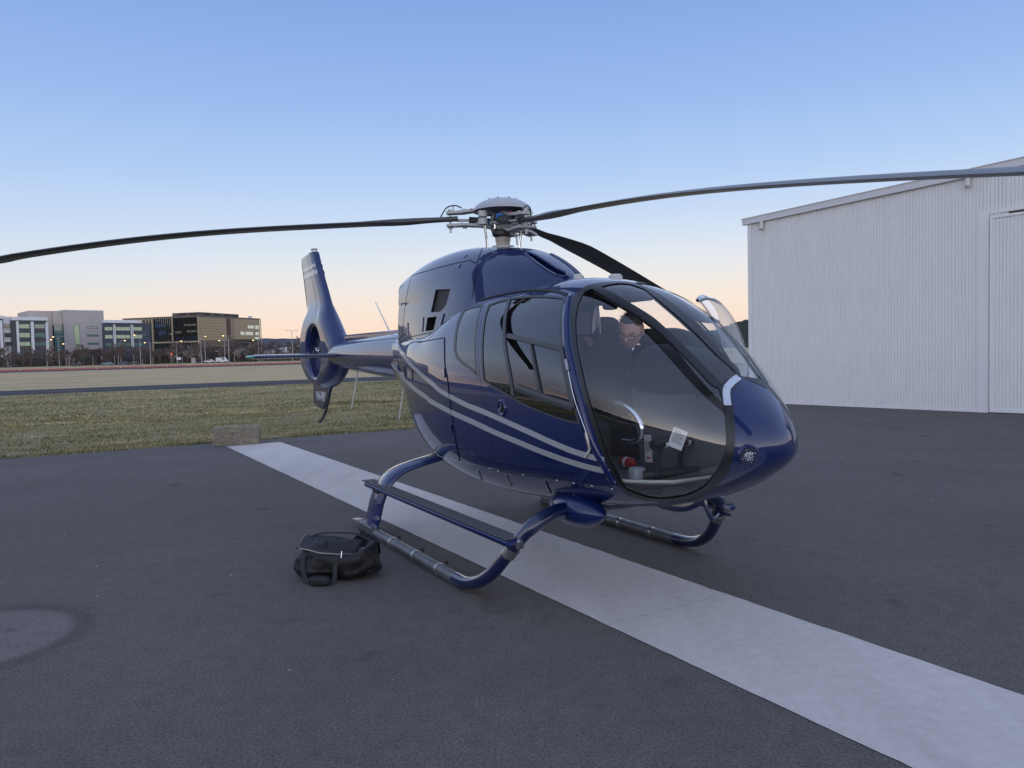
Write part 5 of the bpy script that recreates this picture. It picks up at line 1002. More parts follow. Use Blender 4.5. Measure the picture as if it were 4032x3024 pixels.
for s_ in (-1, 1):
    gl.tube([HM @ Vector((.099, s_*.033+.024*math.cos(t_)*(1), .003+.018*math.sin(t_))) for t_ in [i*2*PI/16 for i in range(17)]], .0022, 6)
    gl.tube([HM @ Vector((.097, s_*.056, .008)), HM @ Vector((.05, s_*.080, .010)), HM @ Vector((-.01, s_*.084, .014))], .0022, 6)
gl.tube([HM @ Vector((.101, -.010, .006)), HM @ Vector((.106, 0, .008)), HM @ Vector((.101, .010, .006))], .0022, 6)
gl.build('glasses', PB, hd)
# hand resting on the console: palm and five fingers, joined in one skin
def hand(name, wrist, fwd, upv, flip):
    fwd = Vector(fwd).normalized(); sd = Vector(upv).cross(fwd).normalized()*(1 if flip else -1); up_ = fwd.cross(sd).normalized()
    if up_.z < 0: up_ = -up_
    W = Vector(wrist); q_ = lambda a_, b_, c_: W+fwd*a_+sd*b_+up_*c_
    nodes = [(q_(-.03, 0, 0), .030, .022), (q_(.03, 0, .004), .036, .018), (q_(.06, 0, .006), .036, .015)]; edges = [(0, 1), (1, 2)]
    body = skin_body(name, nodes, edges, SKIN)
    for o_, L_ in ((-.030, .058), (-.010, .068), (.011, .064), (.030, .050)):
        ns = [(q_(.055, o_, .004), .0095), (q_(.085, o_*1.08, .006), .0092), (q_(.085+L_*.45, o_*1.12, -.012), .0085), (q_(.085+L_*.62, o_*1.15, -.038), .0075)]
        f_ = skin_body('finger', ns, [(0, 1), (1, 2), (2, 3)], SKIN); f_.parent = body
    ns = [(q_(.005, -.032, -.004), .012), (q_(.035, -.058, -.010), .0105), (q_(.065, -.066, -.022), .009)]
    f_ = skin_body('thumb', ns, [(0, 1), (1, 2)], SKIN); f_.parent = body
hand('hand', (1.925, .005, 1.262), (.62, -.70, -.25), (0, 0, 1), True)
# ================================================================== SETTING
A = Vector((.8707, .4918, 0)); B = Vector((-.4918, .8707, 0))        # along and across the airfield
def ab(a, b_, z=0.0): p = A*a+B*b_; return Vector((p.x, p.y, z))
YAW = math.atan2(A.y, A.x)
def nodes_mat(name):
    m = bpy.data.materials.new(name); m.use_nodes = True; nt = m.node_tree; return m, nt, nt.nodes['Principled BSDF'], nt.nodes.new, nt.links.new
def noise_(nt, scale, detail=5, rough=.6, vec=None):
    n = nt.nodes.new('ShaderNodeTexNoise'); n.inputs['Scale'].default_value = scale; n.inputs['Detail'].default_value = detail; n.inputs['Roughness'].default_value = rough
    if vec is not None: nt.links.new(vec, n.inputs['Vector'])
    return n.outputs['Fac']
def rampn(nt, fac, stops):
    r = nt.nodes.new('ShaderNodeValToRGB'); e = r.color_ramp.elements
    while len(e) < len(stops): e.new(.5)
    for i, (p, c) in enumerate(stops): e[i].position = p; e[i].color = (*c, 1) if len(c) == 3 else c
    nt.links.new(fac, r.inputs[0]); return r.outputs[0]
def mixn(nt, fac, a, b_, mode='MIX'):
    n = nt.nodes.new('ShaderNodeMixRGB'); n.blend_type = mode
    for i, v_ in enumerate((fac, a, b_)):
        if hasattr(v_, 'links'): nt.links.new(v_, n.inputs[i])
        else: n.inputs[i].default_value = v_ if i == 0 else (*v_, 1)
    return n.outputs[0]
def obj_vec(nt, rot=None, scale=None):
    t = nt.nodes.new('ShaderNodeTexCoord'); o = t.outputs['Object']
    if rot is not None or scale is not None:
        mp = nt.nodes.new('ShaderNodeMapping'); mp.inputs['Rotation'].default_value = (0, 0, rot or 0); mp.inputs['Scale'].default_value = scale or (1, 1, 1); nt.links.new(o, mp.inputs['Vector']); o = mp.outputs[0]
    return o
# asphalt
m, nt, bs, N, L = nodes_mat('apron_asphalt'); v0 = obj_vec(nt)
big = noise_(nt, .55, 4, .6, v0); fine = noise_(nt, 70, 4, .75, v0); mid = noise_(nt, 9, 5, .65, v0)
vor = N('ShaderNodeTexVoronoi'); vor.inputs['Scale'].default_value = 130; L(v0, vor.inputs['Vector'])
c = rampn(nt, big, [(.3, (.118, .106, .098)), (.7, (.146, .132, .122))])
c = mixn(nt, 1.0, c, rampn(nt, fine, [(.28, (.40, .40, .40)), (.5, (1, 1, 1)), (.72, (1.6, 1.6, 1.6))]), 'MULTIPLY')
c = mixn(nt, .7, c, rampn(nt, mid, [(.35, (.84, .84, .84)), (.65, (1.1, 1.1, 1.1))]), 'MULTIPLY')
# an old round patch with a dark rim, and a curved tyre scuff
def circ(px, py, r0, r1):
    sb = N('ShaderNodeVectorMath'); sb.operation = 'SUBTRACT'; L(v0, sb.inputs[0]); sb.inputs[1].default_value = (px, py, 0); ln_ = N('ShaderNodeVectorMath'); ln_.operation = 'LENGTH'; L(sb.outputs[0], ln_.inputs[0])
    ad = N('ShaderNodeMath'); ad.operation = 'MULTIPLY_ADD'; L(mid, ad.inputs[0]); ad.inputs[1].default_value = .10; L(ln_.outputs['Value'], ad.inputs[2])
    return ad.outputs[0]
def mr_(x, a_, b_, lo=0., hi=1.):
    n = N('ShaderNodeMapRange'); n.interpolation_type = 'SMOOTHSTEP'; L(x, n.inputs[0]); n.inputs[1].default_value = a_; n.inputs[2].default_value = b_; n.inputs[3].default_value = lo; n.inputs[4].default_value = hi; return n.outputs[0]
d1 = circ(-3.35, 4.62, 0, 0); c = mixn(nt, mr_(d1, .55, .66, 1, 0), c, mixn(nt, 1.0, c, (1.35, 1.33, 1.36), 'MULTIPLY'))
rim = N('ShaderNodeMath'); rim.operation = 'MULTIPLY'; L(mr_(d1, .56, .66), rim.inputs[0]); L(mr_(d1, .68, .80, 1, 0), rim.inputs[1])
c = mixn(nt, rim.outputs[0], c, mixn(nt, 1.0, c, (.76, .76, .77), 'MULTIPLY'))
d2 = circ(-1.6, 10.6, 0, 0); sc = N('ShaderNodeMath'); sc.operation = 'MULTIPLY'; L(mr_(d2, 6.72, 6.80), sc.inputs[0]); L(mr_(d2, 6.84, 6.95, 1, 0), sc.inputs[1])
sc2 = N('ShaderNodeMath'); sc2.operation = 'MULTIPLY'; L(sc.outputs[0], sc2.inputs[0]); sc2.inputs[1].default_value = .0
c = mixn(nt, sc2.outputs[0], c, mixn(nt, 1.0, c, (.62, .62, .64), 'MULTIPLY'))
st1 = rampn(nt, noise_(nt, 1.7, 3, .5, v0), [(.0, (1, 1, 1)), (.27, (1, 1, 1)), (.33, (0, 0, 0))]); c = mixn(nt, st1, c, mixn(nt, 1.0, c, (.72, .72, .73), 'MULTIPLY'))
st2 = rampn(nt, noise_(nt, 6.5, 2, .5, v0), [(.0, (1, 1, 1)), (.19, (1, 1, 1)), (.23, (0, 0, 0))]); c = mixn(nt, st2, c, mixn(nt, 1.0, c, (.5, .5, .5), 'MULTIPLY'))
L(c, bs.inputs['Base Color']); bs.inputs['Roughness'].default_value = .88; bs.inputs['Specular IOR Level'].default_value = .22
bp = N('ShaderNodeBump'); bp.inputs['Strength'].default_value = 1.0; bp.inputs['Distance'].default_value = .012
mh = mixn(nt, .5, vor.outputs['Distance'], fine); L(mh, bp.inputs['Height']); L(bp.outputs[0], bs.inputs['Normal'])
ASPH = m
# concrete
m, nt, bs, N, L = nodes_mat('strip_concrete'); v0 = obj_vec(nt); vs = obj_vec(nt, -math.radians(28), (1, .22, 1))
c = rampn(nt, noise_(nt, 2.6, 6, .62, vs), [(.28, (.47, .43, .395)), (.5, (.53, .49, .45)), (.72, (.57, .53, .49))])
c = mixn(nt, .8, c, rampn(nt, noise_(nt, 14, 6, .7, v0), [(.3, (.86, .85, .84)), (.7, (1.08, 1.08, 1.08))]), 'MULTIPLY')
sp = noise_(nt, 42, 2, .5, v0); c = mixn(nt, rampn(nt, sp, [(.0, (1, 1, 1)), (.20, (1, 1, 1)), (.25, (0, 0, 0))]), c, (.12, .11, .10))
L(c, bs.inputs['Base Color']); bs.inputs['Roughness'].default_value = .68
bp = N('ShaderNodeBump'); bp.inputs['Strength'].default_value = .25; bp.inputs['Distance'].default_value = .004; L(noise_(nt, 60, 5, .7, v0), bp.inputs['Height']); L(bp.outputs[0], bs.inputs['Normal'])
CONC = m
# field: dry winter grass, greener near the apron
m, nt, bs, N, L = nodes_mat('dry_field'); v0 = obj_vec(nt); vs = obj_vec(nt, -YAW, (.25, 1, 1))
c = rampn(nt, noise_(nt, .22, 6, .65, vs), [(.32, (.33, .25, .155)), (.5, (.50, .39, .215)), (.68, (.41, .305, .19))])
c = mixn(nt, .8, c, rampn(nt, noise_(nt, 1.2, 5, .7, vs), [(.3, (.75, .75, .75)), (.7, (1.2, 1.2, 1.15))]), 'MULTIPLY')
L(c, bs.inputs['Base Color']); bs.inputs['Roughness'].default_value = .95; bs.inputs['Specular IOR Level'].default_value = .1
FIELD = m
m, nt, bs, N, L = nodes_mat('verge_turf'); v0 = obj_vec(nt); vs = obj_vec(nt, -YAW, (.4, 1, 1))
c = rampn(nt, noise_(nt, .9, 6, .65, vs), [(.28, (.15, .15, .06)), (.45, (.22, .20, .095)), (.6, (.27, .225, .13)), (.75, (.31, .255, .165))])
L(c, bs.inputs['Base Color']); bs.inputs['Roughness'].default_value = .95; bs.inputs['Specular IOR Level'].default_value = .1
TURF = m
def sheet(name, pts_, mt, z, kind='structure'):
    o = mesh(name, [(p.x, p.y, z) for p in pts_], [tuple(range(len(pts_)))], mt); tag(o, kind=kind); return o
b = MB(); Rr = 5000; n = 48
ground = mesh('ground', [(Rr*math.cos(2*PI*i/n), Rr*math.sin(2*PI*i/n), -.06) for i in range(n)], [tuple(range(n))], FIELD); tag(ground, kind='structure')
verge = sheet('verge', [ab(-90, 15.9), ab(120, 15.9), ab(120, 48.8), ab(-90, 48.8)], TURF, -.03)
# apron with a slightly ragged grass edge
edge = []
a_ = -70.0
while a_ < 90:
    edge.append(ab(a_, 16.33+.05*noise.noise(Vector((a_*.9, 3, 0)))+.03*noise.noise(Vector((a_*4, 8, 0))))); a_ += .12 if -14 < a_ < 14 else 2
top = edge+[ab(90, -60), ab(-70, -60)]
k = len(top)
apron = mesh('apron', [(p.x, p.y, 0.0) for p in top]+[(p.x, p.y, -.05) for p in top], [tuple(range(k))]+[(i, i+k, (i+1) % k+k, (i+1) % k) for i in range(k)], ASPH); tag(apron, kind='structure')
# concrete strip of slabs, perpendicular to the apron edge
SD = Vector((.5165, -.8563, 0)); SN = Vector((.8563, .5165, 0)); S0 = Vector((-5.46, 14.59, 0))
STRIP = empty('concrete_strip', (0, 0, 0)); tag(STRIP, kind='structure')
Ls = 2.45
for i in range(9):
    t0 = -.62+i*Ls+(0 if i else .55); t1 = -.62+(i+1)*Ls-.0025; V = []; nseg = 30
    for j in range(nseg+1):
        t = t0+(t1-t0)*j/nseg
        for s_, w in ((0, 0.0), (1, 1.03)):
            wob = .008*noise.noise(Vector((t*7, w*5, 1)))+.006*noise.noise(Vector((t*23, w*5, 4))); p = S0+SD*t+SN*(w+(wob if s_ else -wob)); V.append((p.x, p.y, .004+.0006*noise.noise(Vector((i*3.1, 0, 0)))))
    Fc = [(2*j, 2*j+2, 2*j+3, 2*j+1) for j in range(nseg)]
    mesh('concrete_slab', V, Fc, CONC, STRIP)
# dark gap lines under the slab joints are the apron itself; taxiway, runway and far grass
ROADM = mat('taxiway_asphalt', (.075, .074, .078), .95, spec=.05, var=(2.0, .15))
taxi = sheet('taxiway', [ab(-300, 48.6), ab(400, 48.6), ab(400, 57.2), ab(-300, 57.2)], ROADM, -.02)
tl = sheet('taxiway_line', [ab(-300, 52.8), ab(400, 52.8), ab(400, 53.0), ab(-300, 53.0)], mat('faded_line', (.16, .16, .17), .8), -.014)
run = sheet('runway', [ab(-900, 172), ab(1500, 172), ab(1500, 199), ab(-900, 199)], ROADM, -.04)
road = sheet('road', [ab(-900, 300), ab(1500, 300), ab(1500, 309), ab(-900, 309)], mat('far_road', (.12, .12, .12), .85), -.04)
# low red plastic barriers along the far side of the runway
def barrier():
    b = MB(); prof = [(-.24, 0), (.24, 0), (.22, .12), (.12, .20), (.09, .34), (-.09, .34), (-.12, .20), (-.22, .12)]
    V = [(x, y, z) for x in (-2.35, 2.35) for y, z in prof]; n = 8
    b.add(V, [(j, (j+1) % n, (j+1) % n+n, j+n) for j in range(n)]+[tuple(range(n))[::-1], tuple(range(n, 2*n))]); return b
b0 = barrier().build('barrier', mat('red_plastic', (.36, .10, .075), .7), None)
n_b = 0
for i in range(36):
    p = ab(-48+i*4.95, 201)
    o = b0 if i == 0 else b0.copy()
    if i: COL.objects.link(o)
    o.location = (p.x, p.y, -.06); o.rotation_euler = (0, 0, YAW+.01*math.sin(i*2.1))
    tag(o, 'long low red plastic barrier in the row beyond the runway', 'barrier', 'red barriers along the runway')
# ---- grass blades on the verge (one mass)
GV, GF, GM = [], [], []
def grass(count, b0_, b1_, hmin, hmax, wid, seed, a_half):
    r = random.Random(seed)
    for _ in range(count):
        bb = b0_+(b1_-b0_)*r.random()**1.3; aa = -a_half(bb)*1.0+r.random()*(a_half(bb)+a_half2(bb)); 
        g = noise.noise(Vector((aa*.5, bb*1.1, 0)))+.5*noise.noise(Vector((aa*2.3, bb*3.3, 5)))
        if g < -.35 and r.random() < .6: continue
        h = (hmin+(hmax-hmin)*r.random())*(1+.8*g); p = ab(aa, bb, -.03 if bb > 16.36 else 0.0); an = r.uniform(0, PI); dx, dy = math.cos(an)*wid, math.sin(an)*wid; lx, ly = r.uniform(-1.2, 1.2)*h, r.uniform(-1.2, 1.2)*h
        i = len(GV); GV.extend([(p.x-dx, p.y-dy, p.z), (p.x+dx, p.y+dy, p.z), (p.x+lx, p.y+ly, p.z+h)]); GF.append((i, i+1, i+2))
        q_ = g*.35+r.gauss(0, .16)+.75*noise.noise(Vector((aa*.16, bb*.34, 9)))+.75*noise.noise(Vector((aa*.75, bb*2.6, 3)))+(bb-28)*.012+.10
        GM.append(0 if q_ < -.25 else 1 if q_ < .22 else 2 if q_ < .62 else 3)
a_half2 = lambda bb: 7+bb*.42
a_lo = lambda bb: 10+bb*.5
grass(90000, 16.28, 27, .025, .06, .011, 1, a_lo); grass(70000, 24, 48, .03, .065, .024, 2, a_lo)
grass(9000, 16.12, 16.9, .02, .05, .010, 5, a_lo)
gm = [mat('grass_dark_green', (.105, .105, .042), .9, spec=.1), mat('grass_olive', (.235, .205, .095), .9, spec=.1), mat('grass_straw', (.40, .335, .185), .9, spec=.1), mat('grass_pale', (.50, .42, .27), .9, spec=.1)]
go = mesh('grass', GV, GF, None, mats=gm, midx=GM); tag(go, 'short patchy winter grass beside the apron', 'grass', kind='stuff')
# straw bale
BP = ab(0, 0); bale_c = Vector((-5.42, 15.05, 0))
BALE = empty('straw_bale', (bale_c.x, bale_c.y, -.03), YAW-.32); BALE.scale = (.9, .9, 1.0)
tag(BALE, 'weathered straw bale lying at the end of the concrete strip', 'straw bale')
bm = bmesh.new(); bmesh.ops.create_cube(bm, size=1); bmesh.ops.subdivide_edges(bm, edges=bm.edges, cuts=14, use_grid_fill=True)
for v_ in bm.verts:
    c0 = v_.co.copy(); v_.co = Vector((c0.x*.92, c0.y*.46, (c0.z+.5)*.37)); nn = c0.normalized(); v_.co += nn*(.02*noise.noise(v_.co*22)+.03*noise.noise(v_.co*6)-.02)
me = bpy.data.meshes.new('bale_body'); bm.to_mesh(me); bm.free(); STRAW = mat('old_straw', (.22, .195, .16), .95, var=(60, .5), bump=(90, .9)); me.materials.append(STRAW); o = bpy.data.objects.new('bale_body', me); COL.objects.link(o); o.parent = BALE
b = MB(); r = random.Random(4)
for _ in range(5200):
    f_ = r.random()
    if f_ < .55: p = Vector((r.uniform(-.46, .46), -.232, r.uniform(0, .36))); d_ = Vector((r.gauss(0, .25), -.10, r.gauss(0, 1)))
    elif f_ < .85: p = Vector((r.uniform(-.46, .46), r.uniform(-.23, .23), .365)); d_ = Vector((r.gauss(0, 1), r.gauss(0, 1), abs(r.gauss(.35, .4))))
    else: p = Vector((-.46 if r.random() < .6 else .46, r.uniform(-.22, .22), r.uniform(0, .36))); d_ = Vector((.3*r.gauss(0, 1), r.gauss(0, 1), r.gauss(0, 1)))
    d_ = d_.normalized()*r.uniform(.03, .09); s_ = d_.cross(Vector((r.gauss(0, 1), r.gauss(0, 1), r.gauss(0, 1)))).normalized()*.0032
    b.add([p-d_*.5-s_, p-d_*.5+s_, p+d_*.5+s_, p+d_*.5-s_], [(0, 1, 2, 3)])
tag(b.build('straw', mat('straw_stalk', (.37, .325, .26), .9, var=(30, .6)), BALE, False, False), kind='stuff')
for x in (-.2, .2): MB().tube([(x, -.25, 0), (x, -.245, .37), (x, .245, .37), (x, .25, 0)], .004, 5).build('bale_twine', mat('twine', (.35, .25, .15), .8), BALE)
# pale grit on the apron
b = MB(); r = random.Random(11)
for _ in range(40):
    p = Vector((r.uniform(-6, 6), r.uniform(3.2, 15), .002)); sz = r.uniform(.004, .012)
    if r.random() < .15: sz *= 1.8
    an = r.uniform(0, PI); q = Matrix.Translation(p) @ Matrix.Rotation(an, 4, 'Z'); b.rbox((-sz, -sz*.5, 0), (sz, sz*.5, sz*.35), sz*.2, q)
tag(b.build('grit', mat('pale_grit', (.40, .38, .35), .8), None), 'tiny pale stones scattered over the asphalt', 'grit', kind='stuff')

# ================================================================== HANGAR
HB0 = Vector((8.117, 21.856, 0)); HD_ = Vector((.618, -.786, 0)).normalized(); HN = Vector((HD_.y, -HD_.x, 0))      # HN points to the camera side
HANG = empty('hangar', tuple(HB0), math.atan2(HD_.y, HD_.x)); tag(HANG, 'white corrugated steel hangar with a low gable roof at the right', 'hangar')
# local axes: x along the wall to the right, y into the building, z up
CLAD = mat('white_corrugated_steel', (.72, .715, .71), .45, var=(1.5, .04)); CLADT = mat('white_flashing', (.72, .715, .71), .42)
top_z = lambda x: 5.30+(x+1.55)*.0395
def cladding(x0, w, zb, zt0, zt1, y=0.0, name='cladding_sheet', parent=None):
    V = []; xs_ = []; nr_ = int(round(w/.0758))
    for i in range(nr_):
        for t_, d_ in ((0, .0), (.06, .003), (.66, .003), (.74, -.002), (.80, -.014), (.90, -.014), (.96, -.003)): xs_.append(((i+t_)*w/nr_, d_))
    xs_.append((w, 0)); nseg = len(xs_)-1
    for x, dep in xs_:
        t = x/w; V += [(x, -dep, zb), (x, -dep, zt0+(zt1-zt0)*t)]
    o = mesh(name, V, [(2*i, 2*i+2, 2*i+3, 2*i+1) for i in range(nseg)], CLAD, parent, False); o.location = (x0, y, 0); return o
# local +y must point away from the camera: check
iny = Vector((-HD_.y, HD_.x, 0))
x = -1.5
while x < 4.66:
    w = .7584; cladding(x, w, .03, top_z(x), top_z(x+w), 0, parent=HANG); x += w+.0008
for i in range(9):
    x0 = 5.0+i*.762; cladding(x0, .762, 4.66, top_z(x0), top_z(x0+.762), 0, parent=HANG)
MB().box((-1.58, -.03, 0), (-1.45, .012, 5.30)).build('corner_flashing', CLADT, HANG)
MB().box((4.70, -.028, 0), (4.93, .02, 4.62)).build('door_jamb', CLADT, HANG)
MB().box((4.70, -.026, 4.62), (12, .02, 4.70)).build('door_head', CLADT, HANG)
MB().box((-1.58, .05, 0), (-1.50, 22, 5.2)).build('side_wall', CLADT, HANG)
V = [(-1.72, -.10, top_z(-1.72)+.0), (14, -.10, top_z(14)), (14, -.10, top_z(14)+.17), (-1.72, -.10, top_z(-1.72)+.17)]
V += [(p[0], p[1]+.13, p[2]) for p in V]
MB().add(V, [(0, 1, 2, 3), (4, 7, 6, 5), (0, 4, 5, 1), (3, 2, 6, 7), (0, 3, 7, 4), (1, 5, 6, 2)]).build('roof_fascia', mat('fascia_white', (.60, .60, .61), .45), HANG)
V = [(-1.74, -.12, top_z(-1.74)+.172), (14, -.12, top_z(14)+.172), (14, 24, top_z(14)+.172), (-1.74, 24, top_z(-1.74)+.172)]
V += [(p[0], p[1], p[2]+.02) for p in V]
MB().add(V, [(0, 1, 2, 3), (4, 7, 6, 5), (0, 4, 5, 1), (3, 2, 6, 7), (0, 3, 7, 4), (1, 5, 6, 2)]).build('roof_sheet', CLADT, HANG)
MB().box((-1.6, -.02, 0), (4.9, -.012, .05)).build('base_flashing', CLADT, HANG)
hd_ = empty('hangar_door'); hd_.parent = HANG; hd_.location = (4.97, -.06, 0)
for i in range(6): cladding(.04+i*.762, .762, .10, 4.50, 4.50, 0, 'door_sheet', hd_)
MB().box((0, -.03, .02), (.05, .03, 4.56)).build('door_stile', CLADT, hd_); MB().box((.05, -.025, .02), (4.7, .025, .10)).build('door_rail', CLADT, hd_); MB().box((.05, -.025, 4.50), (4.7, .025, 4.56)).build('door_rail', CLADT, hd_)
MB().box((4.90, .03, 0), (12, .10, 4.6)).build('door_reveal', mat('reveal_dark', (.02, .02, .022), .8), HANG)
for x_, in ((-1.05,), (4.50,)):
    z_ = top_z(x_)
    vn = MB().tube([(x_, -.10, z_-.01), (x_, -.10, z_-.16), (x_, -.10, z_-.19)], [.055, .055, .058], 16); vn.tube([(x_, -.10, z_-.18), (x_, -.15, z_-.235)], [.058, .05], 16); vn.build('wall_lamp', mat('lamp_cream', (.6, .58, .54), .4), HANG, True)
# ================================================================== DUFFEL BAG
BAG = empty('duffel_bag', (-1.37, 5.82, 0), math.radians(-8)); tag(BAG, 'open black duffel bag lying on the asphalt by the right skid', 'bag')
NYL = mat('black_nylon', (.005, .0052, .007), .62, bump=(120, .35), var=(8, .3)); NYL2 = mat('dark_grey_nylon', (.018, .018, .023), .75, bump=(260, .3))
V = []; nu, nv_ = 110, 54
bag_top = cspline([-.36, -.27, -.16, -.02, .10, .19, .28, .36], [.13, .215, .275, .26, .235, .245, .285, .15])
for i in range(nv_+1):
    ph = -PI/2+PI*i/nv_
    for j in range(nu):
        th = 2*PI*j/nu; sp = lambda v_, p: math.copysign(abs(v_)**p, v_)
        x = .335*sp(math.cos(ph), .55)*sp(math.cos(th), .72); y = .185*sp(math.cos(ph), .6)*sp(math.sin(th), .8); z = .135+.135*sp(math.sin(ph), .62)
        tz = float(bag_top(x)); z = z/.27*tz
        if z > tz*.55: z -= .10*math.exp(-((x-.13)/.11)**2-((y+.01)/.085)**2)         # open mouth sinks in
        p = Vector((x, y, z)); rg = 1-abs(noise.noise(Vector((x*8+1, y*5, z*13))))*2; rg2 = 1-abs(noise.noise(Vector((x*21, y*9, z*17+4))))*2
        p += Vector((x*.6, y, (z-.10)*1.2)).normalized()*(.026*noise.noise(Vector((x*6, y*7, z*8)))+.016*rg+.008*rg2-.012); p.z = max(.004, p.z); V.append(p)
bd = mesh('bag_body', V, [(i*nu+j, i*nu+(j+1) % nu, (i+1)*nu+(j+1) % nu, (i+1)*nu+j) for i in range(nv_) for j in range(nu)], NYL, BAG, True)
# lid flap with pale piping
fl = []; nr, nc = 10, 22
def flap(u_, v_):          # u across 0..1 hinge to lip, v along
    x = -.28+.46*v_; lip = .04+.15*math.sin(PI*min(1, max(0, v_)))**.7
    y = .10-(.10+lip)*u_; z = .288+.012*math.sin(PI*v_)-.050*u_*u_-.045*v_+.012*noise.noise(Vector((x*9, y*9, 2))); return Vector((x, y, z))
for i in range(nr+1):
    for j in range(nc+1): fl.append(flap(i/nr, j/nc))
fo = mesh('bag_flap', fl, [(i*(nc+1)+j, i*(nc+1)+j+1, (i+1)*(nc+1)+j+1, (i+1)*(nc+1)+j) for i in range(nr) for j in range(nc)], NYL2, BAG, True)
md = fo.modifiers.new('thick', 'SOLIDIFY'); md.thickness = .006
MB().tube([flap(1, j/nc)+Vector((0, -.002, 0)) for j in range(nc+1)], .0055, 6).build('flap_piping', mat('grey_piping', (.22, .22, .21), .6), BAG, True)
MB().tube([flap(i/nr, 0)+Vector((0, 0, .002)) for i in range(nr+1)], .0055, 6).build('flap_piping', MATS['grey_piping'], BAG, True)
pillow((.02, -.06, .15), (.25, .10, .178), mat('bag_inside', (.006, .007, .008), .9), 'bag_mouth', BAG)
b = MB(); b.tube([(.05, -.03, .180), (.12, .02, .190), (.20, .06, .205)], .006, 6); b.tube([(.04, .02, .185), (.16, .07, .200)], .004, 6); b.rbox((.06, -.05, .178), (.13, -.025, .186), .002); b.build('bag_contents', mat('pale_contents', (.34, .38, .38), .5), BAG)
MB().tube([(.105, -.165, .235), (.105, -.180, .19)], .005, 6).build('zip_pull', CHROME, BAG)
MB().tube([(.105, -.180, .19), (.105, -.184, .165)], .007, 6).build('zip_tab', PB, BAG)
st = crom([(-.20, -.15, .20), (-.19, -.195, .12), (-.16, -.215, .03), (-.10, -.235, .008), (-.03, -.24, .008), (.05, -.215, .03), (.06, -.195, .12), (.05, -.17, .20)], 5)
MB().tube(st, .018, 8, True, (.25, 1.0)).build('carry_strap', NYL2, BAG, True)
pillow((-.125, -.285, .0), (.045, -.215, .075), NYL, 'handle_wrap', BAG, None, 3.2)
MB().tube(crom([(-.30, -.05, .22), (-.20, .06, .30), (-.05, .14, .30), (.10, .15, .29), (.25, .10, .25)], 5), .016, 8, True, (.3, 1)).build('carry_strap', NYL2, BAG, True)
bg_ = [(.04, .13, .22), (.10, .15, .27), (.15, .165, .315), (.20, .16, .285), (.27, .13, .275), (.31, .09, .27)]
mesh('bag_gusset', [(x, y, z) for x, y, z in bg_]+[(x, y-.03, .14) for x, y, z in bg_]+[(x, y+.03, .14) for x, y, z in bg_], [(i, i+1, i+7, i+6) for i in range(5)]+[(i+1, i, i+12, i+13) for i in range(5)], NYL, BAG, True)
# ================================================================== OFFICE BUILDINGS ACROSS THE AIRFIELD
NAVY = mat('navy_cladding', (.035, .045, .075), .5); NAVY2 = mat('charcoal_cladding', (.045, .05, .065), .5); WHT = mat('white_cladding', (.62, .63, .66), .5); BEIGE = mat('beige_panel', (.45, .40, .37), .7, var=(.3, .06)); BEIGE2 = mat('grey_beige_panel', (.42, .39, .39), .7, var=(.3, .06))
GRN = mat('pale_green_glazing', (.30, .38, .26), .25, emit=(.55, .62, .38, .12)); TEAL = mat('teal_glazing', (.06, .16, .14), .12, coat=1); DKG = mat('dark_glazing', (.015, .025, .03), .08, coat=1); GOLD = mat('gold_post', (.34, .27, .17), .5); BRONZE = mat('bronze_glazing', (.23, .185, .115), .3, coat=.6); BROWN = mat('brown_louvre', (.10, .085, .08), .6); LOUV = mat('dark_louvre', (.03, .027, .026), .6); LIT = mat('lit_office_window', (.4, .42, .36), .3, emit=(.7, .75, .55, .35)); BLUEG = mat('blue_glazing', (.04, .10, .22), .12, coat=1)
def bld(name, P, yaw, label): o = empty(name, (P[0], P[1], -.06), math.radians(yaw)); tag(o, label, 'building'); return o
def blk(name, par, u0, u1, y0, y1, z0, z1, m): return MB().box((u0, y0, z0), (u1, y1, z1)).build(name, m, par)
def win(par, r, m=GRN, y=-.06, frame=True):
    u0, u1, z0, z1 = r; w = MB().box((u0, y+.03, z0), (u1, .25, z1)).build('window', m, par)
    if frame:
        b = MB(); t = .10
        b.box((u0-t, y-.05, z0-t), (u1+t, y+.12, z0)); b.box((u0-t, y-.05, z1), (u1+t, y+.12, z1+t)); b.box((u0-t, y-.05, z0), (u0, y+.12, z1)); b.box((u1, y-.05, z0), (u1+t, y+.12, z1))
        nm = max(1, int((u1-u0)/1.6))
        for i in range(1, nm): x = u0+(u1-u0)*i/nm; b.box((x-.03, y-.02, z0), (x+.03, y+.10, z1))
        b.build('window_frame', NAVY2, w)
    return w
B1 = bld('office_building', (-220.7, 340.0), 43, 'dark office block with white vertical fins at the far left')
blk('wall', B1, .4, 14.2, 0, 26, 0, 20.7, NAVY2); blk('wall', B1, -2.4, .38, 1.2, 20, 0, 22.4, WHT); blk('wall', B1, -34, -2.45, .3, 26, 0, 21.3, NAVY2)
blk('parapet', B1, .5, 14.6, -.4, 26, 20.72, 22.2, WHT); blk('parapet', B1, -34, -2.0, -.2, 24, 21.35, 22.7, WHT)
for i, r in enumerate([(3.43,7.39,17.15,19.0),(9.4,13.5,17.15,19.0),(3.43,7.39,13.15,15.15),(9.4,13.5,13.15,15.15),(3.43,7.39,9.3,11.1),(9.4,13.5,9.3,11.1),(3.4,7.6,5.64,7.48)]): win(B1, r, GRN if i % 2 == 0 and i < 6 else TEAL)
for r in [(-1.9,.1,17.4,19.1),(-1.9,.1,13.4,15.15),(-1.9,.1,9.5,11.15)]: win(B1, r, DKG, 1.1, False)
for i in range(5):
    for zz_ in (9.3, 13.15, 17.15): win(B1, (-8.6-i*5.4, -4.6-i*5.4, zz_, zz_+1.9), GRN if i % 2 else TEAL, .24)
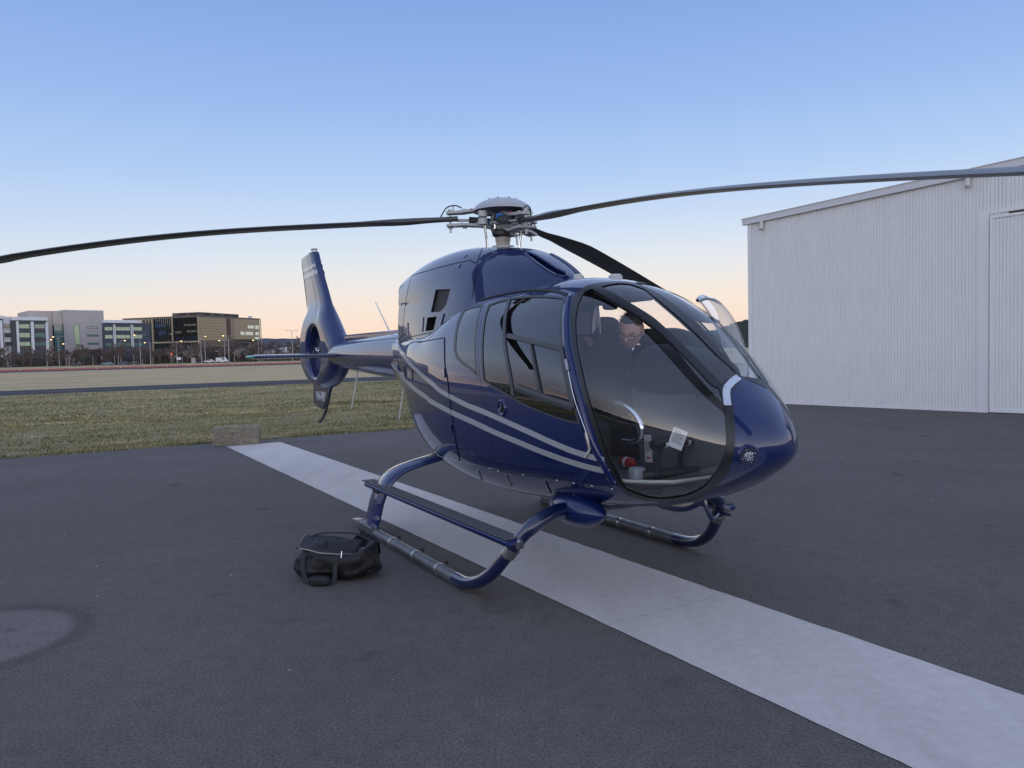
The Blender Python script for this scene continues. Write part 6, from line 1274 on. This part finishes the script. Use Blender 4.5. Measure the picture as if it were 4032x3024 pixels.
for u0, u1, z0, z1 in [(2.3,3.2,5.7,20.3),(7.85,9.0,5.7,20.1),(13.6,14.6,4.2,19.8),(-3.9,-2.9,4.3,20.6),(-9.6,-8.9,5,20.4)]: blk('fin', B1, u0, u1, -.9, -.02, z0, z1, WHT)
B2 = bld('office_building', (-217.9, 374.5), 43, 'tall beige panelled block with three slot windows'); B2.scale = (1.07, 1.07, 1.07); B2.location.z = -.18
blk('wall', B2, -12.2, -2.98, 3, 26, 0, 25.0, BEIGE); blk('wall', B2, -2.96, .85, 1.5, 22, 18.6, 25.0, BEIGE); blk('wall', B2, .86, 17.6, 0, 24, 7.2, 25.1, BEIGE2); blk('wall', B2, .88, 4.95, .2, 18, 0, 7.15, BEIGE2); blk('recess', B2, -2.9, 17, 6, 20, 0, 18.5, DKG)
blk('stair_window', B2, -2.74, .7, 1.7, 2.2, .5, 18.5, TEAL)
b = MB()
for i in range(14): b.box((-2.74, 1.6, .9+i*1.28), (.7, 1.69, 1.05+i*1.28))
for x in (-1.9, -.9, 0): b.box((x, 1.6, .5), (x+.1, 1.69, 18.5))
tag(b.build('mullion_grid', mat('mullion', (.25, .32, .30), .5), B2), kind='stuff')
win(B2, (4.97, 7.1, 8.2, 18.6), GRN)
for r in [(10.34,14.87,17.15,18.0),(10.3,14.8,13.4,14.15),(10.3,14.8,9.6,10.3)]: win(B2, r, TEAL)
blk('window', B2, 7.0, 14.4, 5.8, 5.99, .5, 6.9, TEAL); MB().add([(15.2,-.2,0),(15.9,-.2,0),(15.9,.6,0),(15.2,.6,0),(16.2,-.2,7.2),(16.9,-.2,7.2),(16.9,.6,7.2),(16.2,.6,7.2)], [(0,3,2,1),(4,5,6,7),(0,1,5,4),(1,2,6,5),(2,3,7,6),(3,0,4,7)]).build('slanted_column', WHT, B2)
b = MB()
for z in (11.4, 15.6, 19.6, 22.4): b.box((.86, -.025, z), (17.6, -.005, z+.12))
tag(b.build('panel_joints', mat('joint_grey', (.33, .31, .31), .8), B2), kind='stuff')
blk('roof_cap', B2, .7, 17.7, -.15, 24, 25.12, 25.5, WHT)
B3 = bld('office_building', (-174.5, 330.0), 43, 'low navy office block with paired white fins and banded windows'); B3.scale = (.887, .887, .887); B3.location.z = .10
blk('wall', B3, .4, 21.7, 0, 3, -.5, 20.2, NAVY); blk('parapet', B3, .6, 17.6, -.5, 2.8, 20.25, 21.65, WHT)
for z in ((16.57, 18.25), (12.7, 14.38), (9.0, 10.5)):
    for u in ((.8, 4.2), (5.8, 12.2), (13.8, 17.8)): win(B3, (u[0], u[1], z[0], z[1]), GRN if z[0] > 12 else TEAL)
for u in (4.5, 5.1, 12.5, 13.2): blk('fin', B3, u, u+.38, -.7, -.02, 8.3, 19.4, WHT)
B4 = bld('office_building', (-145.6, 360.0), -18, 'bronze glass office block with dark finned front and roof plant')
blk('wall', B4, -44, -.02, .02, 45.9, 0, 21.6, DKG); blk('roof', B4, -44.3, .5, -.5, 46.4, 21.62, 22.1, BROWN)
blk('roof_plant', B4, -16.2, -.6, 1.5, 30, 22.12, 23.7, BROWN)
for x0 in (-12.5, -6): blk('louvre', B4, x0, x0+4.5, 1.42, 1.49, 22.4, 23.4, LOUV)
for y0 in (4, 12, 19, 25): blk('louvre', B4, -.59, -.52, y0, y0+4.5, 22.4, 23.4, LOUV)
for u0, u1, z0, z1 in [(-26.8,-25.95,0,21.5),(-15.2,-14.4,0,21.5),(-.35,.5,0,21.5),(-32.4,-31.8,17,21.3),(-30.5,-30.0,17,21.3),(-28.6,-28.1,17,21.3)]: blk('post', B4, u0, u1, -.45, .01, z0, z1, GOLD)
blk('beam', B4, -25.9, -15.3, -.42, .01, 9.55, 10.3, GOLD); blk('beam', B4, -14.3, -.4, -.42, .01, 9.55, 10.3, GOLD)
b = MB()
for i in range(19): b.box((-14.1+i*.73, -.55, 10.4), (-13.95+i*.73, -.01, 21.4))
for i in range(9): b.box((-25.4+i*1.15, -.35, 10.4), (-25.2+i*1.15, -.01, 21.4))
for i in range(22): b.box((-25.4+i*1.12, -.35, 1), (-25.2+i*1.12, -.01, 9.5))
tag(b.build('facade_fins', LOUV, B4), kind='stuff')
for r, m_ in [((-23.5,-19,13.6,15.2),BLUEG),((-13.8,-.6,10.6,12.6),BLUEG),((-13.5,-10,14.0,15.0),LIT),((-7,-1,14.4,15.2),LIT),((-8.5,-1,17.4,18.2),LIT),((-25,-19,17.2,18.8),BLUEG),((-16.8,-15.3,13.4,14.2),GRN)]: MB().box((r[0], -.03, r[2]), (r[1], .01, r[3])).build('window', m_, B4)
def grid_face(name, y0, y1, z0, z1, nc, nr, m_):
    b = MB(); dy, dz = (y1-y0)/nc, (z1-z0)/nr
    for i in range(nc):
        for j in range(nr): b.box((-.02, y0+i*dy+.05, z0+j*dz+.05), (.10+.01*((i*7+j*3) % 3), y0+(i+1)*dy-.05, z0+(j+1)*dz-.05))
    return tag(b.build(name, m_, B4), kind='stuff')
grid_face('bronze_pane_grid', .6, 19.6, 10.6, 21.3, 13, 8, BRONZE); grid_face('bronze_pane_grid', 25.2, 45.6, 11.2, 21.3, 15, 8, BRONZE)
blk('recess_panel', B4, -.01, .06, 19.8, 22.6, .2, 21.3, mat('rust_panel', (.075, .04, .028), .6))
grid_face('lower_pane_grid', 1, 25, 7.4, 10.4, 12, 2, mat('dim_bronze', (.11, .085, .06), .2, coat=.8)); 
for y0, y1, z0, z1 in [(30, 33, 13.4, 15), (34, 40, 13.4, 15), (42, 45, 13.4, 15), (36, 41, 16.8, 18.3), (42, 45, 16.6, 18.4), (41.5, 45, 11.3, 12.4)]: MB().box((.12, y0, z0), (.16, y1, z1)).build('window', LIT, B4)
blk('canopy', B4, 0, .5, 25.4, 45.8, 9.3, 9.7, BROWN)
b = MB()
for i in range(12): b.box((-.5, 46.3, 2+i*1.65), (.4, 46.5, 2.15+i*1.65))
b.box((-.6, 46.2, 0), (-.4, 46.6, 21.5)); b.box((.3, 46.2, 0), (.5, 46.6, 21.5)); tag(b.build('end_ladder_frame', GOLD, B4), kind='stuff')
for x, y in ((-20, 40), (-4, 42)): blk('roof_vent', B4, x, x+1.5, y, y+1.5, 22.12, 23.4, WHT)
# block left of the view, mirrored in the helicopter's flank
B5 = bld('office_building', (-400, 215.0), 62, 'long pale office block left of the view, mirrored in the helicopter flank')
blk('wall', B5, -40, 45, 0, 26, 0, 26, NAVY2); blk('parapet', B5, -40.4, 45.4, -.4, 26.4, 26.05, 27.6, WHT)
for j in range(5):
    for i in range(9): win(B5, (-38+i*9.2, -31.5+i*9.2, 4+j*4.4, 6.3+j*4.4), TEAL if (i+j) % 3 else GRN, -.06, False)
for i in range(8): blk('fin', B5, -30.8+i*9.2, -29.6+i*9.2, -.8, -.02, 3, 25.6, WHT)
# white sheds right of the bronze block
SH = bld('shed', (-111, 345), 8, 'low white metal shed seen behind the helicopter tail')
MB().add([(0,0,0),(22,0,0),(22,14,0),(0,14,0),(0,0,4.6),(22,0,8.2),(22,14,8.2),(0,14,4.6)], [(0,3,2,1),(4,5,6,7),(0,1,5,4),(1,2,6,5),(2,3,7,6),(3,0,4,7)]).build('wall', mat('shed_white', (.42, .43, .45), .5), SH)
for x in (4, 9, 13.5, 18): blk('wall_panel', SH, x, x+(1.2 if x != 13.5 else .7), -.06, -.005, .3, 4.6+x*.16, WHT if x != 13.5 else DKG)
SH2 = bld('shed', (-84, 340), 2, 'long grey shed roof beyond the tail boom'); blk('wall', SH2, 0, 40, 0, 12, 0, 4.2, mat('shed_grey', (.30, .30, .32), .6)); blk('roof', SH2, -.5, 40.5, -.5, 12.5, 4.22, 4.9, WHT)
SH3 = bld('shed', (18, 300), -3, 'low shed with reddish roof seen through the cabin'); blk('wall', SH3, 0, 34, 0, 12, 0, 4.0, WHT); MB().add([(-1,-1,4.0),(35,-1,4.0),(35,13,4.0),(-1,13,4.0),(-1,6,6.6),(35,6,6.6)], [(0,1,5,4),(2,3,4,5),(1,2,5),(3,0,4),(0,3,2,1)]).build('roof', mat('red_roof', (.28, .12, .09), .7), SH3)

# ================================================================== STREET LAMPS, TREES, CARS, POSTS ALONG THE ROAD
POLE = mat('galvanised_pole', (.34, .34, .35), .5); GLOW = mat('sodium_lamp', (.9, .7, .4), .4, emit=(1.0, .62, .22, 4.0)); LAMPH = mat('lamp_head', (.3, .3, .3), .5)
def lamp(x, y, h, arms, lit, label):
    o = empty('street_lamp', (x, y, -.06)); tag(o, label, 'street lamp', 'street lamps along the far road')
    MB().tube([(0, 0, 0), (0, 0, h-.9)], [.16, .09], 8).build('pole', POLE, o, True)
    for s_, l_ in zip(arms, lit):
        MB().tube(crom([(0, 0, h-.9), (s_*.25, 0, h-.35), (s_*.9, 0, h-.05), (s_*1.8, 0, h)], 4), .07, 6).build('arm', POLE, o, True)
        hd = MB().rbox((-.42, -.22, -.09), (.42, .22, .10), .06, Matrix.Translation((s_*2.1, 0, h))).build('lamp_head', LAMPH, o)
        if l_: MB().lathe([(0, -.26), (.24, -.18), (.34, -.02), (.30, .0)], 12, Matrix.Translation((s_*2.1, 0, h-.06))).build('lamp_glass', GLOW, hd, True)
for x, y, h, arms, lit, lb in [(-194.2, 322, 11.3, (1,), (1,), 'lit street lamp in front of the dark office block'), (-187.9, 320, 12.4, (1, -1), (0, 1), 'tall street lamp left of the beige block'), (-183.2, 319, 9.4, (-1,), (1,), 'lit street lamp before the beige block stair window'), (-162.9, 321, 10.2, (1,), (1,), 'lit street lamp before the navy block'), (-154.1, 320, 12.4, (-1, 1), (1, 0), 'tall street lamp at the right end of the navy block'), (-149.0, 318, 9.1, (-1, 1), (1, 0), 'two-armed lamp between the navy and bronze blocks'), (-139.4, 321, 9.4, (1,), (1,), 'lit lamp before the dark finned front'), (-129.7, 322, 11.2, (1,), (1,), 'lit lamp at the corner of the bronze block'), (-126.0, 317, 9.8, (-1,), (0,), 'dark lamp right of the bronze corner'), (-119.0, 320, 9.3, (1, -1), (0, 1), 'lit lamp before the bronze panes'), (-116.6, 318, 11.2, (-1, 1), (1, 0), 'tall two-armed lamp before the dark recess'), (-105.6, 322, 9.2, (-1, 1), (1, 0), 'lamp near the right end of the bronze block'), (-89.5, 315, 12.5, (-1, 1), (0, 0), 'two-armed lamp left of the helicopter fin')]:
    lamp(x, y, h, arms, lit, lb)
# bare trees
BARK = mat('bare_bark', (.115, .085, .075), .9); TWIG = mat('bare_twigs', (.15, .11, .10), .95); PALET = mat('pale_blossom_twigs', (.34, .29, .26), .95)
def tree_mesh(seed, h, spread, thin):
    r = random.Random(seed); tb = MB(); cb = MB()
    tb.tube([(0, 0, 0), (r.uniform(-.1, .1), r.uniform(-.1, .1), h*.3), (r.uniform(-.2, .2), r.uniform(-.2, .2), h*.6)], [h*.022, h*.017, h*.010], 6)
    def br(p, d, L_, rad, lev):
        q_ = p+d*L_; (tb if lev == 0 else cb).tube([p, p+d*L_*.5+Vector((r.gauss(0, .04), r.gauss(0, .04), .02))*L_, q_], [rad, rad*.75, rad*.5], 4 if lev < 2 else 3, False)
        if lev >= 4: return
        for _ in range(4 if lev < 3 else 5):
            nd = (d+Vector((r.gauss(0, .55), r.gauss(0, .55), r.gauss(.18, .35)))*spread).normalized(); br(p+d*L_*r.uniform(.35, 1), nd, L_*r.uniform(.5, .78), max(thin, rad*.5), lev+1)
    for i in range(6):
        a = i*2.4+r.uniform(-.3, .3); z = h*(.24+.07*i); br(Vector((0, 0, z)), Vector((math.cos(a)*.75, math.sin(a)*.75, .8)).normalized(), h*.27, h*.008, 1)
    return tb, cb
TT = []
for i in range(5):
    tb, cb = tree_mesh(20+i, [7.0, 6.2, 8.2, 6.6, 7.6][i], [1, 1.1, .8, 1.15, 1][i], .06)
    tm = bpy.data.meshes.new('trunk'); tm.from_pydata(tb.V, [], tb.F); tm.materials.append(BARK)
    cm_ = bpy.data.meshes.new('crown'); cm_.from_pydata(cb.V, [], cb.F); cm_.materials.append(PALET if i == 3 else TWIG); TT.append((tm, cm_))
def tree(x, y, k, sc, label):
    o = empty('bare_tree', (x, y, -.06), rnd.uniform(0, 6.28)); o.scale = (sc, sc, sc*rnd.uniform(.92, 1.08)); tag(o, label, 'tree', 'bare winter trees along the far road')
    for nm, me_ in zip(('trunk', 'crown'), TT[k]): c_ = bpy.data.objects.new(nm, me_); COL.objects.link(c_); c_.parent = o
ORD = ['leftmost', 'second', 'third', 'fourth', 'fifth', 'sixth', 'seventh', 'eighth', 'ninth', 'tenth', 'eleventh', 'twelfth', 'thirteenth', 'fourteenth', 'fifteenth', 'sixteenth']
SEC = [('the dark office block', -222, -190, 9), ('the beige block', -190, -167, 8), ('the navy block', -167, -149, 7), ('the dark finned front', -149, -128, 8), ('the bronze pane front', -128, -106, 8), ('the white shed', -106, -84, 7)]
for near, xa, xb, cnt in SEC:
    for i in range(cnt):
        x = xa+(xb-xa)*(i+.5)/cnt+rnd.uniform(-.6, .6); k_ = rnd.choice((0, 1, 2, 4))
        if near in ('the dark finned front', 'the bronze pane front') and i in (1, 4, 5): k_ = 3
        tree(x, 324+rnd.uniform(-5, 6)+(x+150)*.10, k_, rnd.uniform(.85, 1.2)*(1.1 if k_ == 2 else 1), '%s bare tree, %s in the row before %s' % ('pale twiggy' if k_ == 3 else 'brown', ORD[i]+(' from the left' if i else ''), near))
# low brown hedge and scrub behind the trees reads as one mass
GVb = MB(); r = random.Random(31)
for _ in range(22000):
    x = r.uniform(-235, -70); y = 333+(x+150)*.10+r.uniform(-2, 2); z = abs(r.gauss(0, 2.2)); p = Vector((x, y, z-.06)); d_ = Vector((r.gauss(0, 1), r.gauss(0, .4), r.gauss(.6, .6))).normalized()*r.uniform(.4, 1.0); s_ = d_.cross(Vector((0, 1, 0))).normalized()*.09; GVb.add([p-s_, p+s_, p+d_], [(0, 1, 2)])
tag(GVb.build('scrub', mat('winter_scrub', (.085, .068, .058), .95), None, False, False), 'brown winter scrub along the far road', 'scrub', kind='stuff')
# cars
def car(x, y, yaw, col, label, van=False):
    o = empty('parked_car', (x, y, -.06), yaw); tag(o, label, 'car', 'cars by the far road')
    pr_ = [(-2.1, .35), (-2.15, .75), (-1.9, .95), (-1.35, 1.0), (-.75, 1.42), (.6, 1.45), (1.25, 1.0), (2.0, .85), (2.15, .6), (2.1, .35)] if not van else [(-2.3, .35), (-2.35, 1.95), (-2.1, 2.1), (1.1, 2.1), (1.7, 1.25), (2.3, 1.05), (2.35, .4)]
    m_ = mat('car_'+'_'.join('%.2f' % c_ for c_ in col), col, .3, coat=1)
    b_ = MB().prism(pr_, -.85, .85, Matrix.Rotation(PI/2, 4, 'X')).build('body', m_, o)
    gw = [(-1.2, 1.02), (-.7, 1.36), (.55, 1.38), (1.1, 1.02)] if not van else [(.3, 1.3), (.35, 1.95), (1.0, 1.95), (1.45, 1.3)]
    MB().prism(gw, -.87, .87, Matrix.Rotation(PI/2, 4, 'X')).build('side_window', DKG, o)
    for wx in (-1.35, 1.35):
        for wy in (-.80, .80): MB().cyl((wx, wy-.1, .32), (wx, wy+.1, .32), .32, 14).build('wheel', BLACK, o)
for a_ in [(-163.5, 312, .1, (.16, .24, .32), 'blue silver car by the slanted white column'), (-158.0, 314, .0, (.05, .07, .12), 'dark blue car right of the blue silver car'), (-153.5, 313, .1, (.03, .035, .045), 'black car before the navy block'), (-176.5, 313, .0, (.02, .02, .025), 'black car before the beige block'), (-205.5, 316, 0, (.012, .015, .025), 'dark car in front of the dark office block')]: car(*a_)
car(-122.3, 312, .0, (.55, .55, .56), 'white car left of the bronze pane front', False); car(-117.2, 312, .0, (.60, .60, .60), 'white van beside the tall two-armed lamp', True)
for i, (x, h) in enumerate([(-216, 3.2), (-206.5, 3.2), (-199.8, 2.6), (-177.2, 3.6), (-166.9, 3.6), (-158.5, 3.8), (-157, 3.8), (-151.0, 4.0), (-147.6, 2.4), (-143.6, 2.6), (-132, 3.0), (-124.2, 3.2), (-111.5, 3.4), (-100.5, 2.8), (-97.8, 4.0)]):
    o = MB().tube([(0, 0, 0), (0, 0, h-.06), (0, 0, h)], [.10, .09, .03], 8).build('fence_post', mat('post_grey', (.30, .28, .27), .8), None, True); o.location = (x, 308+(x+150)*.05, -.06)
    tag(o, 'thin grey fence post, %s from the left along the far road' % (ORD[i] if i else 'first'), 'post', 'posts along the far road')
sg = empty('road_sign', (-133.5, 309, -.06)); tag(sg, 'small blank white road sign before the bronze block', 'sign'); MB().box((-.9, -.04, 1.6), (.9, .02, 2.6)).build('sign_panel', WHT, sg); MB().cyl((0, .05, 0), (0, .05, 2.5), .06, 8).build('sign_post', POLE, sg)
cb_ = MB().rbox((-.75, -.5, 0), (.75, .5, 2.2), .08).build('utility_cabinet', mat('cabinet_grey', (.36, .34, .34), .7), None); cb_.location = (-127.6, 309, -.06); tag(cb_, 'grey utility cabinet by the far road', 'cabinet'); MB().box((-.65, -.52, .2), (.65, -.505, 2.0)).build('cabinet_door', mat('cabinet_door', (.30, .29, .29), .6), cb_)
rs = empty('signal_lamp', (-137.2, 311, -.06)); tag(rs, 'round red signal on a post before the dark finned front', 'signal'); MB().cyl((0, 0, 0), (0, 0, 3.6), .07, 8).build('post', POLE, rs); MB().lathe([(0, .05), (.42, .04), (.46, 0), (.46, -.06), (0, -.06)], 18, Matrix.Translation((0, -.1, 4.0)) @ Matrix.Rotation(PI/2, 4, 'X')).build('red_disc', mat('red_signal', (.55, .06, .05), .5, emit=(.9, .08, .06, .3)), rs)

# ================================================================== HILLS
HILLM = mat('haze_tinted_hills', (.085, .095, .115), .95, var=(.02, .35), spec=.05)  # blue-grey base colour stands in for the distance haze over the forest
def ridge(name, R, depth, fn, a0, a1, n, m_, jag):
    V = []; Fc = []; rows = 9
    for i in range(n+1):
        az_ = math.radians(a0+(a1-a0)*i/n); d_ = Vector((math.sin(az_), math.cos(az_), 0)); h = fn(a0+(a1-a0)*i/n)
        for j in range(rows):
            t = j/(rows-1); rr = R+depth*t; z = h*math.sin(PI*.5*min(1, t*1.6))**1.3*(1 if t < .65 else 1-.5*(t-.65)); z += jag*noise.noise(Vector((i*.9, j*1.7, R)))*min(1, t*2)+jag*.8*rnd.random()*(t > .4)
            p = d_*rr; V.append((p.x, p.y, -2+max(0, z)))
    for i in range(n):
        for j in range(rows-1): Fc.append((i*rows+j, (i+1)*rows+j, (i+1)*rows+j+1, i*rows+j+1))
    o = mesh(name, V, Fc, m_, None, True); tag(o, kind='structure'); return o
nz = lambda a_, f_, s_: noise.noise(Vector((a_*f_, s_, .5)))
def far_h(a_):
    base = 1.28+.28*nz(a_, .09, 2)+.12*nz(a_, .33, 7)
    if a_ < -45 or a_ > 60: base += 1.5*min(1, (abs(a_)-45)/25)*(.7+.6*nz(a_, .05, 4))
    return math.tan(math.radians(base))*4300
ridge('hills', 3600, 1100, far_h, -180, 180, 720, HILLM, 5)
ridge('near_hill', 1150, 420, lambda a_: 1400*math.tan(math.radians(2.05*math.exp(-((a_-19)/5.5)**2)+.25+.12*nz(a_, .6, 3))), 6, 40, 260, mat('near_forest', (.042, .05, .036), .95, var=(.12, .4), spec=.05), 3.2)
